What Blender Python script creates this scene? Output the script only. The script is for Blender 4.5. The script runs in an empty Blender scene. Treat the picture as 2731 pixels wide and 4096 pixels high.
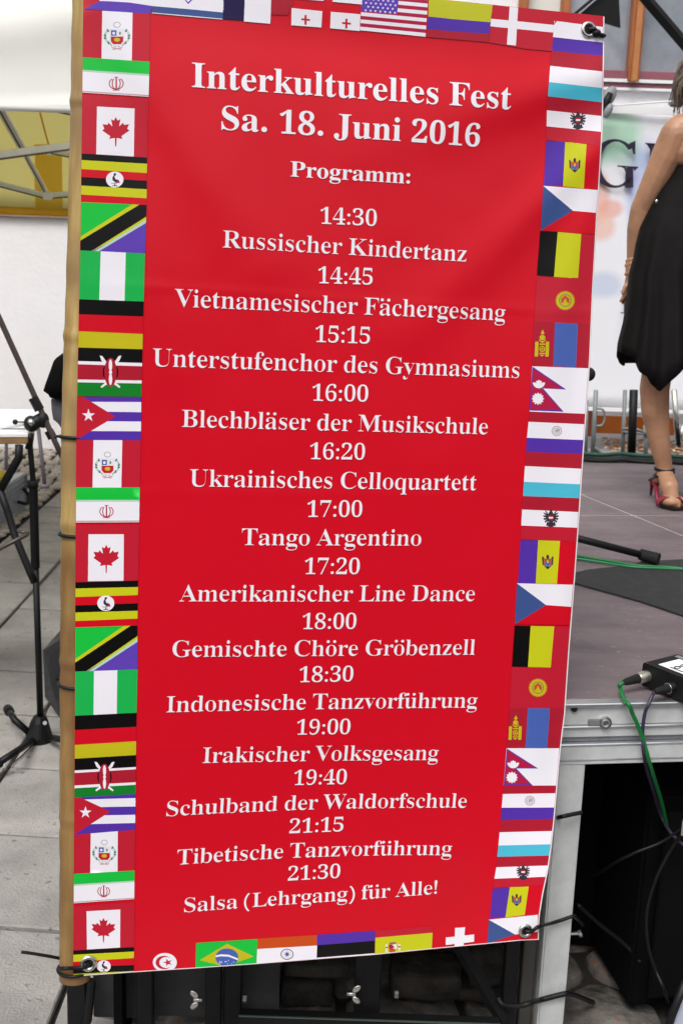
import bpy, bmesh, math, random
from mathutils import Vector, Matrix, noise
from mathutils.geometry import delaunay_2d_cdt
random.seed(7)
S = bpy.context.scene
C = S.collection
PI = math.pi

# ------------------------------------------------------------------ camera
F, CX, CY, CH = 4700.0, 1365.5, 2048.0, 1.85
_up = -Vector((-689, 20450, 4700)).normalized()
_fw = (Vector((0, 0, 1)) - _up.z*_up).normalized()
_rt = _fw.cross(_up)
R = Matrix((_rt, _fw, _up))
O = Vector((0, 0, CH))
GZ, GK = -.07, 1.038      # ground level and the scale that goes with it
cd = bpy.data.cameras.new('camera'); cam = bpy.data.objects.new('camera', cd); C.objects.link(cam)
cd.sensor_fit = 'VERTICAL'; cd.sensor_height = 36; cd.lens = F/4096*36
cd.clip_start = 0.05; cd.clip_end = 500
m = Matrix((R@Vector((1, 0, 0)), R@Vector((0, -1, 0)), R@Vector((0, 0, -1)))).transposed()
cam.matrix_world = Matrix.Translation(O) @ m.to_4x4()
S.camera = cam
cd.dof.use_dof = True; cd.dof.focus_distance = 2.45; cd.dof.aperture_fstop = 9.0

# ------------------------------------------------------------------ light
SUN_EL, SUN_AZ = math.radians(58), math.radians(200)   # azimuth: clockwise from +Y
w = bpy.data.worlds.new('World'); S.world = w; w.use_nodes = True
nt = w.node_tree; bg = nt.nodes['Background']
sky = nt.nodes.new('ShaderNodeTexSky'); sky.sky_type = 'NISHITA'; sky.sun_disc = False
sky.sun_elevation = SUN_EL; sky.sun_rotation = SUN_AZ
sky.dust_density = 6.0; sky.air_density = 1.0; sky.ozone_density = 1.0
hs = nt.nodes.new('ShaderNodeHueSaturation'); hs.inputs['Saturation'].default_value = 0.22
nt.links.new(sky.outputs[0], hs.inputs['Color']); nt.links.new(hs.outputs[0], bg.inputs[0])
bg.inputs[1].default_value = 0.13
sd = bpy.data.lights.new('sun', 'SUN'); sd.energy = 1.2; sd.angle = math.radians(25); sd.color = (1, .97, .93)
so = bpy.data.objects.new('sun', sd); C.objects.link(so)
sdir = Vector((math.sin(SUN_AZ)*math.cos(SUN_EL), math.cos(SUN_AZ)*math.cos(SUN_EL), math.sin(SUN_EL)))
so.rotation_euler = sdir.to_track_quat('Z', 'Y').to_euler(); so.location = (0, -3, 8)
S.view_settings.view_transform = 'Standard'; S.view_settings.look = 'None'
S.view_settings.gamma = 1; S.view_settings.use_curve_mapping = False
S.view_settings.exposure = 0.31

# ------------------------------------------------------------------ tools
def ray(x, y): return R @ Vector(((x-CX)/F, (y-CY)/F, 1))
def G(x, y, z=-.07):
    r = ray(x, y); return O + r*((z-CH)/r.z)
def V(x, y, Y):
    r = ray(x, y); return O + r*(Y/r.y)

MATS = {}
def rgb(*c):
    return tuple((v/12.92 if v <= .04045 else ((v+.055)/1.055)**2.4) for v in [k/255 for k in c]) + (1,)
def mat(name, col, rough=.6, metal=0.0, var=0.0, vscale=8, col2=None, bump=0.0, bscale=60, spec=.5,
        stretch=None, coat=0.0, spots=None):
    if name in MATS: return MATS[name]
    m = bpy.data.materials.new(name); m.use_nodes = True; t = m.node_tree; b = t.nodes['Principled BSDF']
    b.inputs['Roughness'].default_value = rough; b.inputs['Metallic'].default_value = metal
    b.inputs['Specular IOR Level'].default_value = spec; b.inputs['Coat Weight'].default_value = coat
    b.inputs['Coat Roughness'].default_value = .25
    col = tuple(col[:3]) + (1,)
    b.inputs['Base Color'].default_value = col
    tc = t.nodes.new('ShaderNodeTexCoord'); src = tc.outputs['Object']
    if stretch:
        mp = t.nodes.new('ShaderNodeMapping'); mp.inputs['Scale'].default_value = stretch
        t.links.new(src, mp.inputs[0]); src = mp.outputs[0]
    if var or col2:
        n = t.nodes.new('ShaderNodeTexNoise'); n.inputs['Scale'].default_value = vscale; n.inputs['Detail'].default_value = 7
        n.inputs['Roughness'].default_value = .65
        t.links.new(src, n.inputs['Vector'])
        r = t.nodes.new('ShaderNodeValToRGB'); r.color_ramp.elements[0].position = .32; r.color_ramp.elements[1].position = .68
        c2 = tuple(col2[:3])+(1,) if col2 else tuple(c*(1-var) for c in col[:3])+(1,)
        c1 = tuple(min(1, c*(1+var*.4)) for c in col[:3])+(1,)
        r.color_ramp.elements[0].color = c2; r.color_ramp.elements[1].color = c1
        t.links.new(n.outputs['Fac'], r.inputs[0]); out = r.outputs[0]
        if spots:
            n3 = t.nodes.new('ShaderNodeTexNoise'); n3.inputs['Scale'].default_value = spots[0]; n3.inputs['Detail'].default_value = 3
            t.links.new(src, n3.inputs['Vector'])
            r3 = t.nodes.new('ShaderNodeValToRGB'); r3.color_ramp.elements[0].position = spots[1]; r3.color_ramp.elements[1].position = spots[1]+.05
            t.links.new(n3.outputs['Fac'], r3.inputs[0])
            mx = t.nodes.new('ShaderNodeMix'); mx.data_type = 'RGBA'
            t.links.new(r3.outputs[0], mx.inputs[0]); t.links.new(out, mx.inputs[6]); mx.inputs[7].default_value = tuple(spots[2][:3])+(1,)
            out = mx.outputs[2]
        t.links.new(out, b.inputs['Base Color'])
    if bump:
        n2 = t.nodes.new('ShaderNodeTexNoise'); n2.inputs['Scale'].default_value = bscale; n2.inputs['Detail'].default_value = 6
        t.links.new(src, n2.inputs['Vector'])
        bp = t.nodes.new('ShaderNodeBump'); bp.inputs['Strength'].default_value = bump; bp.inputs['Distance'].default_value = .01
        t.links.new(n2.outputs['Fac'], bp.inputs['Height']); t.links.new(bp.outputs[0], b.inputs['Normal'])
    MATS[name] = m
    return m

def tag(o, label=None, cat=None, group=None, kind=None):
    if label: o['label'] = label
    if cat: o['category'] = cat
    if group: o['group'] = group
    if kind: o['kind'] = kind
    return o
def empty(name, loc, label, cat, group=None, rz=0):
    o = bpy.data.objects.new(name, None); C.objects.link(o); o.location = loc; o.rotation_euler.z = rz
    o.empty_display_size = .05
    bpy.context.view_layer.update() if False else None
    return tag(o, label, cat, group)
def link(name, me, mats, parent=None, smooth=False):
    o = bpy.data.objects.new(name, me); C.objects.link(o)
    for mm in (mats if isinstance(mats, (list, tuple)) else [mats]): me.materials.append(mm)
    if smooth:
        for p in me.polygons: p.use_smooth = True
    if parent is not None:
        o.parent = parent
        # geometry is given in world space: take the parents' offsets out of it
        par = parent; M = Matrix.Identity(4)
        while par is not None:
            M = Matrix.LocRotScale(par.location, par.rotation_euler, par.scale) @ M; par = par.parent
        me.transform(M.inverted())
    return o
class MB:
    def __init__(s): s.v = []; s.f = []; s.mi = []
    def add(s, v, f, mi=0):
        n = len(s.v); s.v += [Vector(p) for p in v]; s.f += [tuple(i+n for i in q) for q in f]; s.mi += [mi]*len(f)
    def box(s, c, d, rz=0, mi=0, M=None):
        x, y, z = d[0]/2, d[1]/2, d[2]/2
        vs = [Vector((a, b, e)) for a in (-x, x) for b in (-y, y) for e in (-z, z)]
        MM = M if M is not None else Matrix.Rotation(rz, 3, 'Z')
        s.add([Vector(c)+MM@v for v in vs], [(0, 1, 3, 2), (4, 6, 7, 5), (0, 4, 5, 1), (2, 3, 7, 6), (0, 2, 6, 4), (1, 5, 7, 3)], mi)
        return s
    def tube(s, pts, r, seg=12, mi=0, cap=True, flat=None):
        pts = [Vector(p) for p in pts]; n = len(pts); rr = r if isinstance(r, (list, tuple)) else [r]*n
        prev = None; rings = []
        for i, p in enumerate(pts):
            t = (pts[min(i+1, n-1)]-pts[max(i-1, 0)]).normalized()
            if prev is None:
                a = Vector((0, 0, 1)) if abs(t.z) < .9 else Vector((0, 1, 0)); u = t.cross(a).normalized()
            else: u = (prev - t*prev.dot(t)).normalized()
            prev = u; vv = t.cross(u)
            k2 = flat or 1
            rings.append([p + (u*math.cos(k*2*PI/seg)+vv*math.sin(k*2*PI/seg)*k2)*rr[i] for k in range(seg)])
        vs = [q for rg in rings for q in rg]; fs = []
        for i in range(n-1):
            for k in range(seg):
                fs.append((i*seg+k, i*seg+(k+1) % seg, (i+1)*seg+(k+1) % seg, (i+1)*seg+k))
        if cap: fs += [tuple(range(seg))[::-1], tuple((n-1)*seg+k for k in range(seg))]
        s.add(vs, fs, mi); return s
    def torus(s, c, nrm, R1, r, seg=20, s2=8, mi=0, sy=1.0):
        nrm = Vector(nrm).normalized(); a = Vector((0, 0, 1)) if abs(nrm.z) < .9 else Vector((1, 0, 0))
        u = nrm.cross(a).normalized(); v = nrm.cross(u); vs = []; fs = []
        for i in range(seg):
            th = i*2*PI/seg; d = u*math.cos(th)+v*math.sin(th)*sy
            for k in range(s2):
                ph = k*2*PI/s2; vs.append(Vector(c)+d*(R1+r*math.cos(ph))+nrm*r*math.sin(ph))
        for i in range(seg):
            for k in range(s2):
                fs.append((i*s2+k, ((i+1) % seg)*s2+k, ((i+1) % seg)*s2+(k+1) % s2, i*s2+(k+1) % s2))
        s.add(vs, fs, mi); return s
    def ball(s, c, rad, M=None, seg=14, rings=9, mi=0):
        rad = Vector(rad) if hasattr(rad, '__len__') else Vector((rad,)*3); vs = []; fs = []
        M = M or Matrix.Identity(3)
        for i in range(rings+1):
            a = PI*i/rings
            for k in range(seg):
                b = 2*PI*k/seg
                vs.append(Vector(c)+M@Vector((rad.x*math.sin(a)*math.cos(b), rad.y*math.sin(a)*math.sin(b), rad.z*math.cos(a))))
        for i in range(rings):
            for k in range(seg): fs.append((i*seg+k, (i+1)*seg+k, (i+1)*seg+(k+1) % seg, i*seg+(k+1) % seg))
        s.add(vs, fs, mi); return s
    def prism(s, poly, z0, z1, mi=0):
        n = len(poly); vs = [Vector((p[0], p[1], z0)) for p in poly]+[Vector((p[0], p[1], z1)) for p in poly]
        fs = [tuple(range(n))[::-1], tuple(range(n, 2*n))]+[(i, (i+1) % n, n+(i+1) % n, n+i) for i in range(n)]
        s.add(vs, fs, mi); return s
    def slab(s, poly, off, mi=0):           # 3-D polygon extruded along off
        n = len(poly); off = Vector(off); vs = [Vector(p) for p in poly]+[Vector(p)+off for p in poly]
        fs = [tuple(range(n))[::-1], tuple(range(n, 2*n))]+[(i, (i+1) % n, n+(i+1) % n, n+i) for i in range(n)]
        s.add(vs, fs, mi); return s
    def build(s, name, mats, parent=None, smooth=False, bevel=0, seg=2):
        me = bpy.data.meshes.new(name); me.from_pydata(s.v, [], s.f)
        for p, i in zip(me.polygons, s.mi): p.material_index = i
        bm = bmesh.new(); bm.from_mesh(me); bmesh.ops.recalc_face_normals(bm, faces=bm.faces)
        if bevel:
            bmesh.ops.bevel(bm, geom=[e for e in bm.edges if len(e.link_faces) == 2 and e.calc_face_angle(0) > .6], offset=bevel, segments=seg, affect='EDGES')
        bm.to_mesh(me); bm.free()
        o = link(name, me, mats, parent, smooth)
        return o
def autosmooth(o, ang=40):
    me = o.data
    for p in me.polygons: p.use_smooth = True
    bm = bmesh.new(); bm.from_mesh(me)
    for e in bm.edges:
        if len(e.link_faces) == 2 and e.calc_face_angle(0) > math.radians(ang): e.smooth = False
    bm.to_mesh(me); bm.free(); return o
def curve3(pts, n=8):
    pts = [Vector(p) for p in pts]; out = []
    for i in range(len(pts)-1):
        p0, p1, p2, p3 = pts[max(i-1, 0)], pts[i], pts[i+1], pts[min(i+2, len(pts)-1)]
        for k in range(n):
            t = k/n
            out.append(.5*((2*p1)+(-p0+p2)*t+(2*p0-5*p1+4*p2-p3)*t*t+(-p0+3*p1-3*p2+p3)*t**3))
    return out+[pts[-1]]

# ------------------------------------------------------------------ materials
M_black = mat('black_metal', (.007, .007, .008), .5, 0, .3, 20, spec=.25)
M_blackp = mat('black_plastic', (.006, .006, .007), .5, spec=.3)
M_rubber = mat('rubber', (.010, .010, .011), .75, spec=.25)
M_alu = mat('aluminium', (.60, .62, .62), .5, .15, .22, 9, bump=.05, bscale=40, stretch=(1, 1, 1))
M_galv = mat('galvanised', (.22, .25, .25), .6, .2, .3, 14)
M_steel = mat('steel', (.65, .65, .62), .25, 1.0)
M_slab = mat('concrete_slab', (.335, .32, .30), .85, 0, .34, 3.2, bump=.6, bscale=110, spots=(30, .645, (.17, .165, .155)))
M_stone = mat('granite', (.17, .155, .14), .9, 0, .5, 13, bump=1.0, bscale=34, col2=(.06, .055, .05), spots=(26, .62, (.22, .12, .08)), spec=.2)
M_cobble = mat('cobble', (.40, .35, .29), .85, 0, .5, 9, bump=.6, bscale=40, col2=(.20, .18, .15))
M_soil = mat('joint_soil', (.025, .023, .02), .95, 0, .5, 20, bump=.5)
M_plaster = mat('white_plaster', (.88, .87, .89), .85, 0, .04, 3, bump=.35, bscale=25)
M_white = mat('white_paint', (.8, .8, .81), .6)
M_wood = mat('orange_wood', (.42, .13, .035), .45, 0, .35, 12, stretch=(6, 6, .6))
M_winwood = mat('window_wood', (.40, .13, .04), .5, 0, .3, 12, stretch=(6, 6, .6))
M_mauve = mat('mauve_sill', (.27, .09, .12), .5, 0, .15, 6)
M_deck = mat('stage_deck', (.160, .122, .130), .6, 0, .25, 4, bump=.3, bscale=160, col2=(.098, .078, .086), spots=(42, .655, (.25, .21, .21)), stretch=(1, 2.5, 1))
M_mat = mat('black_mat', (.020, .0195, .021), .9, 0, .4, 26, bump=.5, bscale=180)
M_cable_g = mat('green_cable', (.0, .15, .028), .4)
M_cable_k = mat('black_cable', (.006, .006, .007), .5, spec=.3)
M_boardgrey = mat('dark_board', (.035, .035, .037), .8, 0, .3, 12, bump=.2)
M_skin = mat('skin', (.45, .235, .135), .45, 0, .34, 7, bump=.12, bscale=70)
M_dress = mat('black_dress', (.006, .005, .005), .7, 0, .3, 14, bump=.1, spec=.15)
M_hair = mat('grey_brown_hair', (.22, .17, .13), .6, 0, .4, 60, stretch=(3, 3, .5), bump=.6, bscale=80)
M_magenta = mat('crimson_leather', (.19, .008, .026), .45, spec=.3)

def bamboo_mat():
    m = mat('bamboo', (.52, .37, .15), .42)
    t = m.node_tree; b = t.nodes['Principled BSDF']; tc = t.nodes.new('ShaderNodeTexCoord')
    mp = t.nodes.new('ShaderNodeMapping'); mp.inputs['Scale'].default_value = (30, 30, 1.2); t.links.new(tc.outputs['Object'], mp.inputs[0])
    n = t.nodes.new('ShaderNodeTexNoise'); n.inputs['Scale'].default_value = 1.6; n.inputs['Detail'].default_value = 8; t.links.new(mp.outputs[0], n.inputs['Vector'])
    r = t.nodes.new('ShaderNodeValToRGB'); e = r.color_ramp.elements
    e[0].position = .3; e[0].color = (.27, .155, .045, 1); e[1].position = .62; e[1].color = (.47, .335, .12, 1); t.links.new(n.outputs['Fac'], r.inputs[0])
    n2 = t.nodes.new('ShaderNodeTexNoise'); n2.inputs['Scale'].default_value = 5.5; n2.inputs['Detail'].default_value = 8; t.links.new(tc.outputs['Object'], n2.inputs['Vector'])
    r2 = t.nodes.new('ShaderNodeValToRGB'); r2.color_ramp.elements[0].position = .42; r2.color_ramp.elements[1].position = .62
    t.links.new(n2.outputs['Fac'], r2.inputs[0])
    mx = t.nodes.new('ShaderNodeMix'); mx.data_type = 'RGBA'; t.links.new(r2.outputs[0], mx.inputs[0]); t.links.new(r.outputs[0], mx.inputs[6])
    mx.inputs[7].default_value = (.27, .17, .07, 1); sp = t.nodes.new('ShaderNodeSeparateXYZ'); t.links.new(tc.outputs['Object'], sp.inputs[0])
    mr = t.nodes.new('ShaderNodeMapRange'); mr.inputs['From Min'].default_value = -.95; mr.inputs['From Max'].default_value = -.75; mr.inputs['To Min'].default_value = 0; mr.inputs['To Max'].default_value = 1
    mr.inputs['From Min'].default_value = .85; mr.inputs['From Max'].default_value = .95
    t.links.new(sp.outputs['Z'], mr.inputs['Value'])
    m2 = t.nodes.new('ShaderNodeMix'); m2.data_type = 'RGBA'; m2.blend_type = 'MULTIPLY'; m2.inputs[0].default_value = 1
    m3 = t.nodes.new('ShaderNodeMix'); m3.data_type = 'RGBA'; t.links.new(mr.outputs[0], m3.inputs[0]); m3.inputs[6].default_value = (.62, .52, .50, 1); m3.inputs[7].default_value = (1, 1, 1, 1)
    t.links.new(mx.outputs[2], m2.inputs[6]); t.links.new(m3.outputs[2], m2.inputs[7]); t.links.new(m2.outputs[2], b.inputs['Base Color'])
    return m
M_bamboo = bamboo_mat()

def vinyl(name, col, rough=.23, spec=.31):
    m = bpy.data.materials.new('vinyl_'+name); m.use_nodes = True; t = m.node_tree; b = t.nodes['Principled BSDF']
    b.inputs['Base Color'].default_value = tuple(col[:3])+(1,); b.inputs['Roughness'].default_value = rough
    b.inputs['Specular IOR Level'].default_value = spec
    tc = t.nodes.new('ShaderNodeTexCoord'); n = t.nodes.new('ShaderNodeTexNoise'); n.inputs['Scale'].default_value = 420
    t.links.new(tc.outputs['Object'], n.inputs['Vector'])
    bp = t.nodes.new('ShaderNodeBump'); bp.inputs['Strength'].default_value = .12; bp.inputs['Distance'].default_value = .002
    t.links.new(n.outputs['Fac'], bp.inputs['Height']); t.links.new(bp.outputs[0], b.inputs['Normal'])
    return m
VC = dict(red=(.60, .0038, .016), red2=(.50, .013, .032), darkred=(.40, .012, .030), white=(.82, .79, .86), black=(.004, .0035, .0035), green=(.01, .50, .05),
          green2=(.012, .42, .075), dgreen=(.008, .20, .022), yellow=(.55, .56, .012), gold=(.52, .46, .012), blue=(.085, .03, .36), purple=(.11, .05, .42),
          navy=(.012, .005, .06), steelb=(.045, .085, .26), lightblue=(.07, .46, .62), mongb=(.065, .12, .42), olive=(.50, .50, .02),
          orange=(.55, .07, .01), crimson=(.42, .012, .06), grey=(.35, .36, .38), teal=(.10, .22, .17), pale=(.45, .62, .52), pinkish=(.55, .32, .36),
          darkk=(.04, .03, .045), bluegl=(.06, .12, .42), tan=(.30, .12, .10), hem=(.74, .72, .76))
VM = {}
VNAMES = list(VC)
for k_, c_ in VC.items(): VM[k_] = vinyl(k_, c_)
VLIST = [VM[k] for k in VNAMES]; VI = {k: i for i, k in enumerate(VNAMES)}

# ================================================================== SETTING
g = MB(); g.box((0, 20, GZ-.06), (160, 160, .06)); ground = g.build('ground', M_soil); ground['kind'] = 'structure'

pave = bpy.data.objects.new('pavement', None); C.objects.link(pave); pave['kind'] = 'structure'
colsx = [-2.07, -1.615, -1.15, -.655, -.19, .275, .74, 1.2]
rowsy = [1.10, 1.52, 1.96, 2.40, 2.876, 3.375, 3.848, 4.312, 4.768, 5.197, 5.62, 6.06, 6.5, 6.95, 7.4, 7.85, 8.3, 8.75, 9.2, 9.65, 10.12]
for j in range(len(rowsy)-1):
    for i in range(len(colsx)-1):
        if rowsy[j] > 2.3 and i > 3: continue
        x0, x1, y0, y1 = colsx[i], colsx[i+1], rowsy[j], rowsy[j+1]
        gp = .0085; s = -.055; z = random.uniform(-.003, .003)
        x0, x1, y0, y1 = x0*GK, x1*GK, y0*GK, y1*GK
        q = [(x0+gp, y0+gp+s*(x0+1.2)), (x1-gp, y0+gp+s*(x1+1.2)), (x1-gp, y1-gp+s*(x1+1.2)), (x0+gp, y1-gp+s*(x0+1.2))]
        b = MB(); b.prism(q, GZ-.03, GZ+z); o = b.build('paving_slab', M_slab, pave, bevel=.004, seg=1)
# cobbles beyond the slabs, to the left
cobs = []
for v in range(4):
    b = MB(); b.ball((0, 0, 0), (.055, .045, .03), seg=8, rings=5)
    for p in b.v:
        p.x += math.copysign(min(abs(p.x), .03), p.x)*.5; p.y += math.copysign(min(abs(p.y), .03), p.y)*.45
        k = 1+.14*noise.noise(p*22+Vector((v*5, 0, 0))); p.x *= k; p.y *= k; p.z *= .6
    o = b.build('cobblestone', M_cobble, pave, smooth=True); cobs.append(o)
first = list(cobs); n = 0; y = 5.2
while y < 8.35:
    xr = -2.17; x = xr
    xl = -2.6 if y < 6 else (-3.1 if y < 8 else -3.6)
    while x > xl and n < 290:
        src = random.choice(cobs); o = first.pop() if first else src.copy()
        if o.name not in C.objects: C.objects.link(o)
        o.parent = pave; o.location = (x-.06+random.uniform(-.01, .01), y+random.uniform(-.012, .012)+.02*math.sin(x*9), GZ-.003+random.uniform(-.004, .004))
        o.rotation_euler.z = random.uniform(-.25, .25); o.scale = (random.uniform(.85, 1.1),)*3
        x -= .125; n += 1
    y += .105 if y < 8 else .13
y_last = y; b = MB()
yy = y_last
while yy < 10.5:
    xx = -2.19-random.uniform(0, .05)
    while xx > -5.2:
        b.ball((xx+random.uniform(-.012, .012), yy+random.uniform(-.012, .012), GZ-.003+random.uniform(-.004, .004)), (.066, .056, .022), seg=8, rings=4); xx -= .125
    yy += .112
b.build('cobble_field', M_cobble, pave, smooth=True)['kind'] = 'stuff'
b = MB()
for _ in range(1500):
    x = random.uniform(-5.5, -2.26); y = random.uniform(2.0, y_last)
    if y > 5.1 and x > (-2.6 if y < 6 else (-3.1 if y < 8 else -3.6)): continue
    b.ball((x, y, GZ-.005), (.055, .045, .02), seg=7, rings=4)
o = b.build('cobble_field', M_cobble, pave, smooth=True); o['kind'] = 'stuff'

# crazy paving under and in front of the stage: voronoi cells cut in 2-D
def clip(poly, p, nrm):
    out = []
    for i in range(len(poly)):
        a, c = poly[i], poly[(i+1) % len(poly)]; da = (a-p).dot(nrm); dc = (c-p).dot(nrm)
        if da <= 0: out.append(a)
        if da*dc < 0: out.append(a+(c-a)*(da/(da-dc)))
    return out
seeds = []
for i in range(10):
    for j in range(5):
        seeds.append(Vector((-.45+.30*i*.9+random.uniform(-.08, .08)+(.1 if j % 2 else 0), 2.42+.25*j+random.uniform(-.06, .06))))
for sd_ in seeds:
    poly = [Vector(q) for q in ((-.62, 2.3), (2.4, 2.3), (2.4, 3.8), (-.62, 3.8))]
    for o2 in seeds:
        if o2 is sd_: continue
        dd = (o2-sd_)
        if dd.length > 1.2: continue
        dd.normalize(); poly = clip(poly, (o2+sd_)/2-dd*.012, dd)
        if len(poly) < 3: break
    if len(poly) < 3: continue
    # soften outline
    rp = []
    for i in range(len(poly)):
        a, c = poly[i], poly[(i+1) % len(poly)]
        for t in (.14, .5, .86): 
            q = a.lerp(c, t); q = q+(sd_-q)*(.03*noise.noise(Vector((q.x*14, q.y*14, 1)))+.015); rp.append(q)
    z = random.uniform(-.008, .006)
    b = MB(); nn = len(rp)
    top = [Vector((sd_.x+(q.x-sd_.x)*.93, sd_.y+(q.y-sd_.y)*.93, GZ+z)) for q in rp]; lo = [Vector((q.x, q.y, GZ+z-.014)) for q in rp]; bt = [Vector((q.x, q.y, GZ-.05)) for q in rp]
    b.add(top+lo+bt, [tuple(range(nn))]+[(i, (i+1) % nn, nn+(i+1) % nn, nn+i) for i in range(nn)]+[(nn+i, nn+(i+1) % nn, 2*nn+(i+1) % nn, 2*nn+i) for i in range(nn)])
    b.build('flagstone', M_stone, pave, smooth=True)

# left: white plastered garden wall
wall = empty('plaster_wall', (-3, 9.9, 0), 'low white rough-plastered wall behind the tables, under the cream tent', 'wall')
z_top = V(0, 862, 10.5).z
b = MB(); b.box((-3.9, 10.6, z_top/2+GZ/2), (7.2, .2, z_top-GZ)); b.build('wall', M_plaster, wall)
b = MB(); b.box((-3.9, 10.58, z_top+.012), (7.2, .26, .024)); b.build('coping', mat('coping_mauve', (.45, .36, .40), .7), wall)
o = None
# ------------------------------------------------------------------ tent
def cloth_mat(name, c1, c2, trans=.5):
    m = bpy.data.materials.new(name); m.use_nodes = True; t = m.node_tree; b = t.nodes['Principled BSDF']; out = t.nodes['Material Output']
    b.inputs['Roughness'].default_value = .8; b.inputs['Base Color'].default_value = c1+(1,)
    tr = t.nodes.new('ShaderNodeBsdfTranslucent'); tr.inputs[0].default_value = c2+(1,)
    mx = t.nodes.new('ShaderNodeMixShader'); mx.inputs[0].default_value = trans
    t.links.new(b.outputs[0], mx.inputs[1]); t.links.new(tr.outputs[0], mx.inputs[2]); t.links.new(mx.outputs[0], out.inputs[0])
    tc = t.nodes.new('ShaderNodeTexCoord'); n = t.nodes.new('ShaderNodeTexNoise'); n.inputs['Scale'].default_value = 3; n.inputs['Detail'].default_value = 5
    t.links.new(tc.outputs['Object'], n.inputs['Vector'])
    bp = t.nodes.new('ShaderNodeBump'); bp.inputs['Strength'].default_value = .35; bp.inputs['Distance'].default_value = .02
    t.links.new(n.outputs['Fac'], bp.inputs['Height']); t.links.new(bp.outputs[0], b.inputs['Normal'])
    MATS[name] = m; return m
M_cream = cloth_mat('cream_canvas', (.72, .70, .48), (.85, .79, .44), .70)
M_white_canvas = cloth_mat('white_canvas', (.80, .80, .76), (.9, .9, .82), .22)
M_amber = cloth_mat('amber_canvas', (.72, .52, .10), (.90, .62, .08), .6)
tent = empty('party_tent', (-2.6, 6.5, 0), 'cream canopy tent with thin truss bars and white valance, left of the red banner', 'tent')
YF, YB = 4.6, 9.0
ze = V(100, 434, YF).z
def sheet(fn, nu, nv, name, m_, parent, thick=0):
    vs = [fn(i/nu, j/nv) for j in range(nv+1) for i in range(nu+1)]
    fs = [(j*(nu+1)+i, j*(nu+1)+i+1, (j+1)*(nu+1)+i+1, (j+1)*(nu+1)+i) for j in range(nv) for i in range(nu)]
    me = bpy.data.meshes.new(name); me.from_pydata(vs, [], fs); o = link(name, me, m_, parent, True)
    if thick:
        s_ = o.modifiers.new('s', 'SOLIDIFY'); s_.thickness = thick
    return o
X0, X1 = -4.2, -.75
# front valance: hanging cloth with soft horizontal swags
def fval(u, v):
    x = X0+(X1-X0)*u; z = ze+v*1.25
    fold = .085*math.sin(v*13-u*6.0+.6)*math.exp(-((v-.40)/.35)**2)+.012*math.sin(v*25-u*11)*(1-v)
    return (x, YF+v*.42+fold*.8*(1 if v > .02 else .3), z+.015*math.sin(u*14)*(v > 0))
sheet(fval, 60, 50, 'front_valance', M_white_canvas, tent, .004)
b = MB(); b.tube([(X0, YF+.005, ze), (X1, YF+.005, ze)], .011, 8); b.build('valance_hem', M_white_canvas, tent, smooth=True)
zb = V(0, 830, YB).z
zr = 3.6
def froof(u, v): return (X0+(X1-X0)*u, YB+(6.3-YB)*v, zb+.0+(zr-zb)*v-.05*math.sin(PI*v))
sheet(froof, 12, 12, 'roof_panel', M_cream, tent, .003)
def froof2(u, v): return (X0+(X1-X0)*u, YF+.45+(6.3-YF-.45)*v, ze+1.25+(zr-ze-1.25)*v)
sheet(froof2, 8, 8, 'roof_panel', M_white_canvas, tent, .003)
def fband(u, v): return (X0+(X1-X0)*u, YB-.01, zb+.012-.065*v)
sheet(fband, 6, 2, 'rear_valance', M_amber, tent, .003)
# amber strip that hangs in front of the rear slope
def roofpt(x, y):          # point of rear slope seen at this pixel, pulled 6 cm towards the camera
    r = ray(x, y); lo, hi = 5.0, YB
    for _ in range(40):
        mdl = (lo+hi)/2; p = O+r*(mdl/r.y); v = (YB-mdl)/(YB-6.3); zz = zb+(zr-zb)*v-.05*math.sin(PI*max(0, min(1, v)))
        if p.z < zz: lo = mdl
        else: hi = mdl
    return O+r*((lo-.05)/r.y)
b = MB(); rows = []
for (yl, xl, xr) in ((578, 133, 209), (595, 138, 240), (625, 141, 251), (680, 141, 252), (740, 141, 252), (800, 141, 251), (842, 140, 249)):
    rows.append([roofpt(xl+(xr-xl)*k/4, yl)+Vector((0, -.02*math.sin(k*1.7+yl*.02), 0)) for k in range(5)])
vs = [p for r_ in rows for p in r_]; fs = [(j*5+i, j*5+i+1, j*5+6+i, j*5+5+i) for j in range(len(rows)-1) for i in range(4)]
b.add(vs, fs); b.build('canvas_strip', M_amber, tent, smooth=True)
def bar(pa, pb, Ya, Yb, r, name='truss_bar', mt=None):
    a = V(pa[0], pa[1], Ya); c = V(pb[0], pb[1], Yb)
    b = MB(); d = (c-a); u = d.normalized(); side = u.cross(Vector((0, 1, 0))).normalized(); nn = u.cross(side)
    M = Matrix((u, side, nn)).transposed(); b.box((a+c)/2, (d.length, r*2, r*1.2), M=M)
    return b.build(name, mt or M_galv_t, tent, bevel=.002, seg=1)
M_galv_t = mat('tent_bar', (.88, .88, .70), .5, .1, .1, 8)
M_bar_d = mat('tent_bar_shade', (.10, .07, .05), .6)
for (pa, pb, Ya, Yb, r) in (((-40, 628), (330, 578), 6.0, 6.6, .020), ((-60, 720), (188, 784), 6.9, 6.9, .016), ((188, 784), (330, 772), 6.9, 6.9, .016),
                            ((-30, 375), (96, 602), 6.1, 6.5, .020), ((100, 612), (192, 782), 6.6, 6.9, .014), ((150, 420), (330, 458), 6.2, 6.0, .016),
                            ((205, 604), (330, 630), 6.7, 6.5, .014)):
    bar(pa, pb, Ya, Yb, r)
    a = V(pa[0], pa[1]+r*780, Ya+.01); 
    bar((pa[0], pa[1]+r*700), (pb[0], pb[1]+r*700), Ya-.03, Yb-.03, r*.24, 'truss_bar_shade', M_bar_d)  # dark strip paints the shaded underside of each bar
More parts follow.
